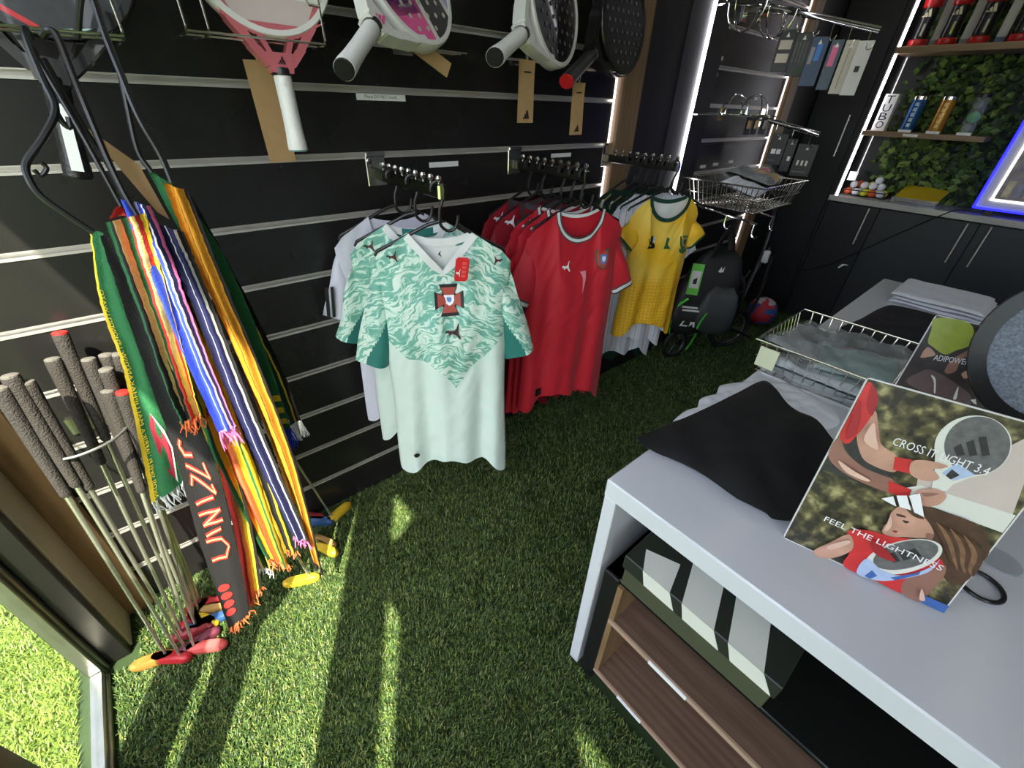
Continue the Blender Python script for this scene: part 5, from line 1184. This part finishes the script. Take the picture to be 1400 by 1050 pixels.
# tubes on the lower shelf
def tube_can(label, x, y, z, r, h, body, lid, extra=None, group='padel ball tubes on the lower shelf'):
    t = thing('ball_tube', label, 'tube', (x, y, z), 0, group)
    MB().lathe([(r * .97, 0), (r, .004), (r, h - .02), (r * .98, h - .018)], (x, y, z), 24).build('body', body, t, world=True)
    MB().lathe([(r * 1.03, h - .02), (r * 1.03, h - .003), (r * .95, h)], (x, y, z), 24).build('lid', lid, t, world=True)
    MB().box(x - .03, x + .035, y - r - .012, y - r - .008, z + .0, z + .014).build('price_card', M_PAPER, t, world=True, smooth=False)
    if extra: extra(t, x, y, z, r, h)
    return t
def streak(col):
    def f(t, x, y, z, r, h):
        mb = MB()
        for k in range(5): mb.grid(lambda u, v, k=k: (x + (r + .0008) * math.sin(-.2 + u * .5), y - (r + .0008) * math.cos(-.2 + u * .5), z + .03 + k * .027 + .018 * v), 4, 1)
        mb.build('print', col, t, world=True, smooth=False)
    return f
CLEAR = mat('clear_tube', (210, 220, 218), .05, var=0, trans=.78, spec=.8)
tube_can('blue tube of padel balls with a silver lid', .557, 3.90, 1.299, .036, .19, mat('tube_blue', (38, 92, 150), .25, .4), M_CHROME, streak(mat('print_silver', (190, 200, 210), .3)))
tube_can('gold tube of padel balls with a silver lid', .695, 3.90, 1.299, .036, .19, mat('tube_gold', (190, 136, 48), .25, .4), M_CHROME, streak(mat('print_pale_gold', (224, 190, 120), .3)))
tc_ = tube_can('clear plastic tube with green balls inside', .838, 3.90, 1.299, .034, .205, CLEAR, mat('lid_black', (26, 26, 28), .3))
for k in range(3): MB().sphere((.838, 3.90, 1.30 + .033 + k * .056), .028, 16, 10).build('ball', mat('ball_green', (70, 190, 110), .7) if k == 1 else mat('ball_grey', (120, 126, 120), .7), tc_, world=True)
t = thing('tube_box', 'slim white box printed TUBO in black letters', 'box', (.41, 3.90, 1.299))
MB().box(.378, .448, 3.87, 3.93, 1.299, 1.497, .002).build('carton', M_PAPER, t, world=True, smooth=False)
for i, ch in enumerate('TUBO'):
    mb = MB(); add_text(mb, ch, (.392, 3.8693, 1.448 - i * .045), (1, 0, 0), (0, 0, 1), .042, .040); mb.build('letter', M_INK, t, world=True, smooth=False)
# upper shelf: red and black tubes with pale bottles between
RB = mat('tube_red', (176, 28, 30), .3); BKT = mat('tube_black', (24, 23, 22), .3)
for k, x in enumerate((.41, .545, .685, .845, .985)):
    t = thing('drink_bottle', 'red and black bottle with a lime side print on the upper shelf' if k == 1 else 'red and black bottle with a grey side print on the upper shelf', 'bottle', (x, 3.92, 1.727), 0, 'red and black bottles on the upper shelf')
    MB().lathe([(.042, 0), (.046, .006), (.046, .03), (.040, .036)], (x, 3.92, 1.727), 24).build('base', RB, t, world=True)
    MB().lathe([(.036, .034), (.040, .045), (.037, .10), (.040, .165), (.036, .18)], (x, 3.92, 1.727), 24).build('body', BKT, t, world=True)
    MB().lathe([(.038, .178), (.044, .185), (.046, .235), (.03, .26)], (x, 3.92, 1.727), 24).build('cap', RB, t, world=True)
    mb = MB()
    for pl in THREE_BARS: mb.add([(x - .02 + a * .042, 3.8785, 1.727 + .135 + b * .042) for a, b in pl], [tuple(range(len(pl)))])
    mb.build('three_bar_logo', mat('logo_cream', (214, 206, 170), .4), t, world=True, smooth=False)
    MB().grid(lambda u, v: (x + (.0405) * math.sin(.1 + u * .25), 3.92 - .0405 * math.cos(.1 + u * .25), 1.727 + .05 + .055 * v), 3, 1).build('side_print', mat('logo_lime', (190, 196, 90), .4) if k == 1 else mat('logo_grey', (170, 168, 150), .4), t, world=True, smooth=False)
for k, x in enumerate((.478, .615, .765, .915)):
    t = thing('white_carton', 'slim pale carton with a blue foot between red and black bottles' if k == 2 else 'slim pale carton with a grey foot between red and black bottles', 'box', (x, 3.99, 1.727), 0, 'pale cartons on the upper shelf')
    MB().box(x - .022, x + .022, 3.975, 4.005, 1.76, 1.99, .002).build('carton', mat('carton_pale', (196, 194, 190), .5), t, world=True, smooth=False)
    MB().box(x - .0225, x + .0225, 3.9745, 4.0055, 1.727, 1.76, .002).build('foot_band', mat('carton_blue', (84, 112, 140), .5) if k == 2 else mat('carton_grey', (150, 148, 144), .5), t, world=True, smooth=False)
# golf balls in a black wire tray
t = thing('ball_tray', 'black wire tray full of golf balls on the stone counter', 'tray', (.475, 3.99, .905))
rim = MB()
for z in (.909, .94): rim.tube([(.35, 3.93, z), (.60, 3.93, z), (.60, 4.06, z), (.35, 4.06, z)], .003, 8, closed=True)
for x, y in ((.35, 3.93), (.60, 3.93), (.60, 4.06), (.35, 4.06)): rim.tube([(x, y, .906), (x, y, .942)], .003, 8)
rim.build('wire_frame', M_PLASTIC, t, world=True); MB().box(.35, .60, 3.93, 4.06, .9055, .9085).build('base', M_PLASTIC, t, world=True, smooth=False)
bc = {'white': mat('golf_white', (226, 228, 232), .35, bump=.6, bscale=500), 'orange': mat('golf_orange', (226, 92, 44), .4), 'yellow': mat('golf_yellow', (208, 214, 50), .4)}
balls = [('orange', .378, 3.955, 0), ('white', .425, 3.955, 0), ('yellow', .475, 3.955, 0), ('orange', .523, 3.955, 0), ('white', .572, 3.955, 0), ('white', .385, 4.01, 0), ('white', .437, 4.012, 0), ('yellow', .487, 4.01, 0), ('white', .535, 4.012, 0), ('yellow', .578, 4.01, 0),
         ('white', .392, 3.98, 1), ('orange', .415, 4.035, 1), ('white', .455, 3.985, 1), ('white', .505, 3.985, 1), ('white', .552, 3.99, 1), ('yellow', .485, 4.03, 1), ('white', .522, 4.005, 2)]
first = {}
for i, (c, x, y, lv) in enumerate(balls):
    z = .9295 + lv * .037 + (.006 if lv else 0)
    if c in first: o = first[c].copy(); COL.objects.link(o); o.location = (x, y, z)
    else: o = MB().sphere((0, 0, 0), .0235, 20, 12).build('golf_ball', bc[c]); first[c] = o; o.location = (x, y, z)
    tag(o, '%s golf ball %s' % (c, ('low in the black wire tray', 'in the upper layer of the black wire tray', 'on the very top of the tray pile')[lv]), 'golf ball', 'golf balls in the wire tray')
tag(MB().box(.355, .405, 3.905, 3.909, 1.0, 1.055).build('price_card', M_PAPER, smooth=False), 'small white card stuck by the niche edge above the golf balls', 'card')
# stack of yellow packs
t = thing('pack_stack', 'yellow pack with a dark red edge in a clear tray beside golf balls', 'packet', (.765, 4.0, .905))
MB().box(.645, .885, 3.92, 4.08, .906, .911).box(.645, .885, 3.92, 3.924, .906, .935).build('clear_tray', CLEAR, t, world=True, smooth=False)
MB().box(.655, .875, 3.935, 4.07, .912, .928, .002).build('pack', mat('pack_red', (120, 46, 32), .4), t, world=True, smooth=False)
mb = MB(); mb.grid(lambda u, v: (.65 + .23 * u + .02 * v, 3.93 + .14 * v, .930 + .065 * v + .004 * math.sin(u * 5)), 10, 6); mb.build('cover', mat('pack_yellow', (206, 178, 40), .35), t, world=True)
mb = MB(); mb.grid(lambda u, v: (.652 + .15 * u, 3.929 + .03 * v, .931 + .008 * v + .0005), 4, 2); mb.build('label_print', mat('pack_lime', (176, 190, 50), .35), t, world=True)
# LED framed sign
t = thing('light_sign', 'white sign board with a glowing blue neon edge on the counter', 'sign', (1.3, 3.87, .905))
x0, x1, z0, z1 = 1.05, 1.62, .935, 1.50
MB().box(x0 + .01, x1 - .01, 3.872, 3.89, z0 + .01, z1 - .01).build('board', mat('sign_white', (205, 206, 214), .3), t, world=True, smooth=False)
for nm, a in (('neon_edge', (x0, x0 + .012, z0, z1)), ('neon_edge', (x1 - .012, x1, z0, z1)), ('neon_edge', (x0, x1, z0, z0 + .012)), ('neon_edge', (x0, x1, z1 - .012, z1))):
    MB().box(a[0], a[1], 3.862, 3.88, a[2], a[3], .004).build(nm, mat('neon_blue', (30, 30, 255), .4, emit=3.0, var=0), t, world=True, smooth=False)
MB().box(x0 + .058, x0 + .066, 3.866, 3.872, z0 + .055, z1 - .05).box(x0 + .058, x1 - .05, 3.866, 3.872, z0 + .052, z0 + .060).build('inner_light_line', mat('sign_glow', (255, 246, 230), .4, emit=3.0, var=0), t, world=True, smooth=False)
MB().box(x0 + .07, x1 - .06, 3.868, 3.8719, z0 + .064, z1 - .06).build('picture', mat('sign_picture', (150, 140, 150), .2, var=.5, vscale=14), t, world=True, smooth=False)
for k, (a, b, c, d, cc) in enumerate(((.09, .12, .075, .16, (214, 196, 170)), (.14, .16, .08, .15, (150, 150, 190)), (.18, .24, .08, .20, (226, 214, 206)), (.10, .20, .21, .24, (120, 120, 150)), (.26, .30, .08, .16, (196, 120, 110)), (.13, .18, .28, .36, (216, 200, 180)))):
    MB().box(x0 + a, x0 + b, 3.8660, 3.8679, z0 + c, z0 + d).build('picture_shape', mat('sign_shape_%d' % k, cc, .3, var=.3, vscale=30), t, world=True, smooth=False)
MB().box(x0 + .06, x0 + .1, 3.86, 3.91, .905, z0).box(x1 - .1, x1 - .06, 3.86, 3.91, .905, z0).build('foot', M_BLACK, t, world=True, smooth=False)
mb = MB(); mb.tube(catmull([U(1335, 289, 1, YB + .01), U(1310, 287, 1, YB - .016), U(1285, 295, 1, YB - .016), U(1245, 312, 1, YB - .004), U(1205, 330, 1, YB - .004), U(1165, 348, 1, YB - .004), U(1120, 366, 1, YB - .004), U(1075, 371, 1, YB - .004)], 40), .0035, 8)
tag(mb.build('power_cable', M_BLACK), 'black cable running from the neon sign across cupboard doors', 'cable')
mb = MB(); mb.tube(catmull([U(1146, 366, 1, YB - .008), U(1153, 362, 1, YB - .010), U(1160, 363, 1, YB - .008)], 8), [.006, .006, .007, .008, .006, .004, .004, .003, .002], 8); tag(mb.build('cable_tie', M_PAPER), 'small white tie around the black cable', 'tie')
o = MB().box(.0015, .004, 3.60, 3.70, .52, .58).build('warning_label', mat('label_red', (206, 44, 52), .5), smooth=False); P_ = U(1040, 358, 0, .002); o.location = (0, P_[1] - 3.65, P_[2] - .55)
tag(o, 'small red label on the black wall above the ball', 'label')

# ---------------------------------------------------------------- goods on the far slat wall
t = thing('peg_rail', 'upper chrome hook arm with packets of gloves and socks', 'rail', (0, 2.75, 1.82), 0, 'chrome hook arms')
def harm(t, y, za, xb, zb, n):
    MB().box(.002, .008, y - .03, y + .03, za - .04, za + .05, .002).build('bracket', M_CHROME, t, world=True, smooth=False)
    MB().tube([(.006, y, za), (xb, y, zb)], .013, 10, flat=.5).build('bar', M_CHROME, t, world=True)
    for k in range(n):
        f = (k + .6) / n; x = .05 + (xb - .05) * f; z = za + (zb - za) * f
        MB().tube(catmull([(x, y, z), (x + .004, y - .01, z - .05), (x + .012, y - .015, z - .075), (x + .026, y - .015, z - .072), (x + .032, y - .015, z - .058)], 12), .0028, 8).build('hook', M_CHROME, t, world=True)
harm(t, 2.75, 1.815, .53, 1.69, 6)
t = thing('peg_rail', 'lower chrome hook arm with black packets', 'rail', (0, 3.07, 1.34), 0, 'chrome hook arms')
harm(t, 3.07, 1.345, .345, 1.285, 3)
def hang_packet(label, x, y, ztop, w, h, card, print_, win=None, tw=None, group='packets on the hook arms', yaw=0.0):
    t = thing('hang_packet', label, 'packet', (x, y, ztop), R(yaw), group)
    MB().box(-w / 2, w / 2, -.004, .004, -h, 0, .0015).build('card', card, t, smooth=False)
    for nm, mm, (a, b, c, d) in print_: MB().box(a * w, b * w, -.0062, -.004, -h * d, -h * c, .0008).build(nm, mm, t, smooth=False)
    mb = MB(); mb.add([(-.008, -.0065, -.028), (.008, -.0065, -.028), (.0, -.0065, -.010)], [(0, 1, 2)]); mb.build('hang_hole', M_PAPER, t, smooth=False)
    return t
CARD = mat('card_black', (20, 20, 22), .4); TOW = mat('towelling', (216, 206, 190), .9); 
hang_packet('black card holding two cream wristbands', .155, 2.74, 1.715, .075, .165, CARD, [('wristband', TOW, (-.36, .36, .24, .46)), ('wristband', TOW, (-.36, .36, .56, .78))], yaw=20)
hang_packet('black packet with grey strips of overgrip', .235, 2.74, 1.70, .075, .17, CARD, [('strip', mat('strip_grey', (110, 108, 106), .5), (-.36 + .2 * k, -.30 + .2 * k, .2, .68)) for k in range(4)] + [('green_print', mat('pk_green', (30, 70, 40), .5), (.1, .45, .78, .95))], yaw=20)
hang_packet('navy packet with bright blue cords', .31, 2.74, 1.68, .07, .19, mat('card_navy', (44, 70, 104), .4), [('cord', mat('cord_blue', (60, 130, 220), .4), (-.1, .22, .14, .48)), ('window', mat('window_grey', (96, 96, 96), .2), (-.42, -.16, .2, .55))], yaw=20)
hang_packet('slate packet with a hot pink strip', .385, 2.74, 1.665, .05, .19, mat('card_slate', (70, 88, 104), .4), [('pink_strip', mat('pk_pink', (236, 110, 160), .4), (-.3, .2, .1, .52))], yaw=20)
hang_packet('white glove packet hanging behind the outermost one', .445, 2.74, 1.66, .05, .20, mat('card_cream', (206, 200, 186), .6), [('fold', mat('glove_fold', (180, 172, 156), .7), (-.1, .0, .1, .9))], yaw=20)
hang_packet('white glove packet with a small dark logo, outermost on the arm', .50, 2.74, 1.655, .06, .20, mat('card_white', (226, 224, 220), .6), [('logo', M_INK, (-.15, .15, .45, .56))], yaw=20)
hang_packet('black card with two small white pieces', .15, 3.06, 1.275, .085, .16, CARD, [('white_piece', M_PAPER, (-.3, -.02, .48, .64)), ('white_piece', M_PAPER, (.04, .3, .48, .64)), ('fine_print', DOTD, (-.4, .1, .84, .87))], yaw=15)
hang_packet('thin black packet between two others', .225, 3.06, 1.255, .05, .17, CARD, [('silver_mark', M_PAPER, (.0, .3, .52, .66))], yaw=15)
hang_packet('black blister packet with silver pieces, outermost of three', .315, 3.06, 1.235, .10, .165, CARD, [('silver_piece', mat('silver_piece', (170, 170, 168), .3, .6), (-.3 + .22 * k, -.2 + .22 * k, .5, .66)) for k in range(3)] + [('fine_print', DOTD, (-.4, .3, .84, .87))], yaw=15)
# round wire cap holders
def cap_holder(label, y, z, x, r, up=True):
    t = thing('cap_holder', label, 'wire rack', (x, y, z), 0, 'round wire cap holders'); sg = 1 if up else -1
    mb = MB(); mb.tube([(x + r * .8 * math.cos(a), y + r * math.sin(a), z) for a in [2 * math.pi * k / 28 for k in range(28)]], .0028, 8, closed=True); mb.build('base_ring', M_CHROME, t, world=True)
    for ph in (0, 1):
        pts = [(x + (r * .8 * math.cos(b) if ph else 0), y + (0 if ph else r * math.cos(b)), z + sg * r * math.sin(b)) for b in [math.pi * k / 16 for k in range(17)]]
        MB().tube(pts, .0028, 8).build('hoop', M_CHROME, t, world=True)
    MB().tube([(.004, y, z), (x, y, z)], .004, 8).box(.002, .006, y - .02, y + .02, z - .03, z + .03).build('arm', M_CHROME, t, world=True)
cap_holder('arched wire cap holder beside the black pilaster', 2.36, 1.365, .17, .08)
cap_holder('arched wire cap holder next to the lower hook arm', 2.57, 1.365, .17, .085)
cap_holder('wire cap holder hanging upside down by the pilaster', 2.25, 1.76, .16, .10, False)
cap_holder('wire cap holder hanging upside down by the hook arm', 2.55, 1.765, .16, .10, False)
t = thing('hook_shelf', 'small wire shelf with trinket packets under the arched holders', 'wire rack', (.1, 2.45, 1.35))
MB().tube([(.006, 2.25, 1.36), (.2, 2.25, 1.36), (.2, 2.78, 1.36), (.006, 2.78, 1.36)], .003, 8).tube([(.1, 2.25, 1.36), (.1, 2.78, 1.36)], .003, 8).build('wires', M_CHROME, t, world=True)
for k, (yy, cc) in enumerate(((2.50, (190, 150, 110)), (2.58, (206, 176, 120)), (2.68, (176, 168, 160)))):
    o = thing('trinket_packet', ('small tan trinket packet under the wire shelf', 'small gold trinket packet under the wire shelf', 'small grey trinket packet under the wire shelf')[k], 'packet', (.19, yy, 1.355), 0, 'trinket packets')
    MB().box(-.004, .004, -.03, .03, -.075, 0, .001).build('card', CARD, o, smooth=False); MB().box(.004, .014, -.018, .018, -.05, -.012, .006).build('trinket', mat('trinket_%d' % k, cc, .5), o, smooth=False)
for k, (yy, zz) in enumerate(((2.43, 1.59), (2.42, 1.525), (2.93, 1.44), (2.52, 1.115), (2.66, 1.12), (2.84, 1.125))):
    tag(MB().box(.0005, .0018, yy - (.02 if k < 3 else .03), yy + (.02 if k < 3 else .03), zz - .008, zz + .008).build('wall_label', M_PAPER, smooth=False), ('tiny white price label near the black pilaster, upper of two', 'tiny white price label near the black pilaster, lower of two', 'tiny white price label above the wire shelf', 'white price strip over the clothes basket beside the pilaster', 'white price strip over the middle of the clothes basket', 'white price strip over the clothes basket beside the oak trim')[k], 'label', 'paper labels on the slat wall')
# wire basket with clothes on the far slat wall
wire_basket('wire_basket', 'chrome wire basket of folded clothes on the far slat wall', .02, .44, 2.32, 2.86, .955, 1.075, 16, 14, flare=.03, r=.0024)
packet('wrapped_garment', 'white striped garment in the wall basket', (0.30, 2.42, 1.060), (.22, .20, .03), .1, JP, 21, film=False, tilt=(.1, .25))
packet('wrapped_garment', 'black garment pack in the wall basket', (0.25, 2.58, 1.085), (.26, .15, .05), .1, mat('garment_black', (20, 20, 20), .4), 22, film=True, tilt=(.0, .2))
packet('wrapped_garment', 'amber and green pack in the wall basket', (0.24, 2.70, 1.090), (.24, .12, .04), .1, kn('amber_pack', (214, 158, 40)), 23, film=True, tilt=(.05, .15))
packet('wrapped_garment', 'pink pack at the far end of the wall basket', (0.22, 2.79, 1.095), (.10, .08, .04), .1, mat('garment_pink', (220, 60, 90), .5), 24, film=True, tilt=(.05, .1))
t = thing('peg_rail', 'chrome double hook arm below the wall basket', 'rail', (0, 2.55, .93), 0, 'chrome hook arms')
MB().tube([(.006, 2.45, .935), (.42, 2.42, .90)], .006, 8).build('bar', M_CHROME, t, world=True)
MB().tube([(.006, 2.70, .935), (.40, 2.68, .90)], .006, 8).build('bar', M_CHROME, t, world=True)
for (x, y, z) in ((.41, 2.42, .90), (.39, 2.68, .90), (.25, 2.43, .915)): MB().tube(catmull([(x, y, z), (x, y, z - .05), (x + .02, y, z - .07), (x + .035, y, z - .05)], 10), .004, 8).build('hook', M_CHROME, t, world=True)
# sports bag
def bag():
    c = np.array([.215, 2.56, 0.0]); t = thing('sports_bag', 'black and grey sports bag with bright green straps and tag hanging from hooks', 'bag', (c[0], c[1], .16))
    MBK = mat('bag_black', (24, 24, 25), .6, var=.1, bump=.3, bscale=300); MGR = mat('bag_grey', (62, 64, 66), .5, var=.12, vscale=14); GRN = mat('bag_green', (72, 190, 60), .5)
    ax_ = np.array([.80, .60, 0]); nx_ = np.array([.60, -.80, 0])       # across, outward
    def ring(z, w, d, off, n=40, p=.5):
        out = []
        for k in range(n):
            a = 2 * math.pi * k / n; ca, sa = math.cos(a), math.sin(a)
            out.append(c + ax_ * (math.copysign(abs(ca) ** p, ca) * w + off[0]) + nx_ * (math.copysign(abs(sa) ** p, sa) * d + off[1]) + np.array([0, 0, z + .01 * math.sin(a * 3)]))
        return out
    def loft(prof, nm, m):
        V = []; n = 40
        for q in prof: V += ring(*q)
        F = [(j * n + k, j * n + (k + 1) % n, (j + 1) * n + (k + 1) % n, (j + 1) * n + k) for j in range(len(prof) - 1) for k in range(n)] + [tuple(range(n))[::-1], tuple(range((len(prof) - 1) * n, len(prof) * n))]
        return MB().add(V, F).build(nm, m, t, world=True, angle=60)
    loft([(.20, .13, .07, (-.02, 0)), (.22, .165, .095, (-.02, 0)), (.32, .175, .105, (-.01, 0)), (.46, .165, .10, (0, 0)), (.58, .14, .085, (.01, 0)), (.66, .105, .06, (.02, 0)), (.70, .06, .035, (.02, 0))], 'body', MBK)
    loft([(.23, .09, .03, (.05, .10)), (.25, .11, .045, (.05, .10)), (.36, .108, .05, (.055, .10)), (.46, .09, .04, (.06, .095)), (.51, .05, .02, (.06, .09))], 'front_pocket', MGR)
    loft([(.20, .07, .03, (-.10, .09)), (.22, .085, .04, (-.10, .09)), (.34, .08, .04, (-.10, .09)), (.40, .06, .02, (-.09, .085))], 'side_pocket', MBK)
    P = lambda u, z, o: c + ax_ * u + nx_ * o + np.array([0, 0, z])
    MB().tube(catmull([P(-.04, .66, .05), P(-.02, .75, .03), P(.02, .80, .0), P(.05, .75, -.01), P(.07, .66, 0)], 20), .010, 8, flat=2.2).build('strap', MBK, t, world=True)
    MB().tube(catmull([P(.13, .60, .0), P(.19, .50, .02), P(.20, .36, .03), P(.17, .24, .02)], 20), .009, 8, flat=2.0).build('strap', MBK, t, world=True)
    for pts in ([P(-.14, .33, .10), P(-.175, .28, .10), P(-.18, .20, .09), P(-.16, .14, .09)], [P(-.02, .20, .10), P(-.03, .14, .10), P(-.05, .08, .10)], [P(.0, .36, .145), P(-.02, .30, .14), P(-.03, .25, .14)], [P(-.12, .42, .10), P(-.16, .38, .10), P(-.17, .33, .09)]):
        MB().tube(catmull(pts, 12), .006, 6, flat=2.2).build('green_strap', GRN, t, world=True)
    tg_ = MB().add([P(-.15, .64, .115), P(-.085, .64, .12), P(-.085, .46, .14), P(-.15, .46, .135)], [(0, 1, 2, 3)]).build('tag', mat('tag_green', (120, 220, 90), .5), t, world=True, smooth=False)
    MB().add([P(-.142, .60, .121), P(-.093, .60, .1245), P(-.093, .50, .1365), P(-.142, .50, .133)], [(0, 1, 2, 3)]).build('tag_panel', M_PAPER, tg_, world=True, smooth=False)
    MB().add([P(-.128, .575, .124), P(-.107, .575, .126), P(-.107, .525, .134), P(-.128, .525, .132)], [(0, 1, 2, 3)]).build('barcode', M_INK, tg_, world=True, smooth=False)
    mb = MB()
    for k, (a, b) in enumerate(((-.15, -.06), (-.145, -.045))): mb.add([P(a, .385 - k * .02, .1345), P(b, .385 - k * .02, .1345), P(b, .373 - k * .02, .1345), P(a, .373 - k * .02, .1345)], [(0, 1, 2, 3)])
    mb.build('print_lines', M_PAPER, t, world=True, smooth=False)
    mb = MB(); mb.add([P(a, b, .141) for a, b in ((-.14, .255), (-.125, .29), (-.115, .29), (-.125, .265), (-.09, .265), (-.095, .255))], [tuple(range(6))]); mb.add([P(a, b, .141) for a, b in ((-.085, .255), (-.08, .29), (-.055, .29), (-.05, .255), (-.06, .255), (-.065, .275))], [tuple(range(6))]); mb.build('emblem', M_WINK, t, world=True, smooth=False)
    mb = MB(); mb.add([P(a, b, .098) for a, b in ((.0, .60), (.012, .63), (.02, .61), (.03, .635), (.028, .60), (.012, .595))], [tuple(range(6))]); mb.build('small_emblem', M_WINK, t, world=True, smooth=False)
bag()
# golf trolley behind it
t = thing('golf_trolley', 'folded black golf trolley with spoked wheels behind the sports bag', 'trolley', (.22, 2.95, 0))
def wheel(cx, cy, r, yaw):
    a = R(yaw); e = np.array([math.cos(a), math.sin(a), 0]); c = np.array([cx, cy, r + .004])
    w = MB().tube([c + e * r * math.cos(q) + np.array([0, 0, r * math.sin(q)]) for q in [2 * math.pi * k / 36 for k in range(36)]], .014, 10, closed=True).build('wheel', mat('tyre', (24, 24, 24), .6), t, world=True)
    MB().tube([c + e * r * .82 * math.cos(q) + np.array([0, 0, r * .82 * math.sin(q)]) for q in [2 * math.pi * k / 36 for k in range(36)]], .006, 8, closed=True).build('rim', mat('rim_grey', (90, 90, 92), .35, .6), w, world=True)
    mb = MB()
    for k in range(9): q = 2 * math.pi * k / 9; mb.tube([c, c + e * r * .82 * math.cos(q) + np.array([0, 0, r * .82 * math.sin(q)])], .003, 6)
    mb.build('spokes', mat('rim_grey', (90, 90, 92)), w, world=True)
wheel(.30, 2.86, .135, 60); wheel(.16, 2.43, .09, 75)
for pts in ([(.30, 2.86, .14), (.28, 3.02, .45), (.26, 3.10, .75), (.22, 3.08, .95), (.12, 3.04, .98)], [(.16, 2.43, .095), (.20, 2.75, .16), (.26, 3.0, .50)], [(.30, 2.86, .14), (.36, 3.0, .30), (.34, 3.06, .60)], [(.12, 2.9, .05), (.25, 3.02, .35), (.3, 3.08, .65)], [(.30, 2.86, .14), (.40, 3.02, .06)]):
    MB().tube(catmull(pts, 16), .010, 8).build('frame_tube', M_PLASTIC, t, world=True)
MB().box(.29, .33, 3.02, 3.05, .56, .64, .008).build('clip', mat('clip_white', (206, 206, 206), .4), t, world=True, smooth=False)
# volleyball
t = MB(); n, m = 36, 24; r = .105; bc_ = np.array([.285, 3.44, r + .002]); V = []; F = []; MI = []
for j in range(m + 1):
    for k in range(n):
        th = math.pi * j / m; ph = 2 * math.pi * k / n; V.append(bc_ + r * np.array([math.sin(th) * math.cos(ph), math.sin(th) * math.sin(ph), math.cos(th)]))
for j in range(m):
    for k in range(n):
        F.append((j * n + k, j * n + (k + 1) % n, (j + 1) * n + (k + 1) % n, (j + 1) * n + k))
        q = ((k + j // 4) // 4) % 3; MI.append(0 if j < 6 and q != 1 else (1 if q == 0 else (2 if q == 1 else 1 if j % 8 < 3 else 2)))
t.v = [tuple(p) for p in V]; t.f = F; t.mi = MI
tag(t.build('sports_ball', [mat('ball_white', (206, 200, 196), .6), mat('ball_blue', (50, 84, 150), .6), mat('ball_red', (190, 46, 58), .6)]), 'blue, red and white ball resting on the turf in the corner', 'ball')
# little things on the table
t = thing('poster_stand', 'black loop of a stand foot beside the poster board', 'stand', U(1350, 795, 2, TZ), 0)
cE = U(1340, 800, 2, TZ + .006)
MB().tube([cE + np.array([.028 * math.cos(a), .030 * math.sin(a), 0]) for a in [2 * math.pi * k / 30 for k in range(30)]], .0035, 8, closed=True).build('loop', M_PLASTIC, t, world=True)
cE2 = U(1365, 765, 2, TZ + .004)
MB().lathe([(.03, 0), (.03, .004)], (cE2[0], cE2[1], TZ + .001), 28).build('clear_foot', mat('clear_foot', (200, 204, 208), .1, var=0, trans=.6), t, world=True)
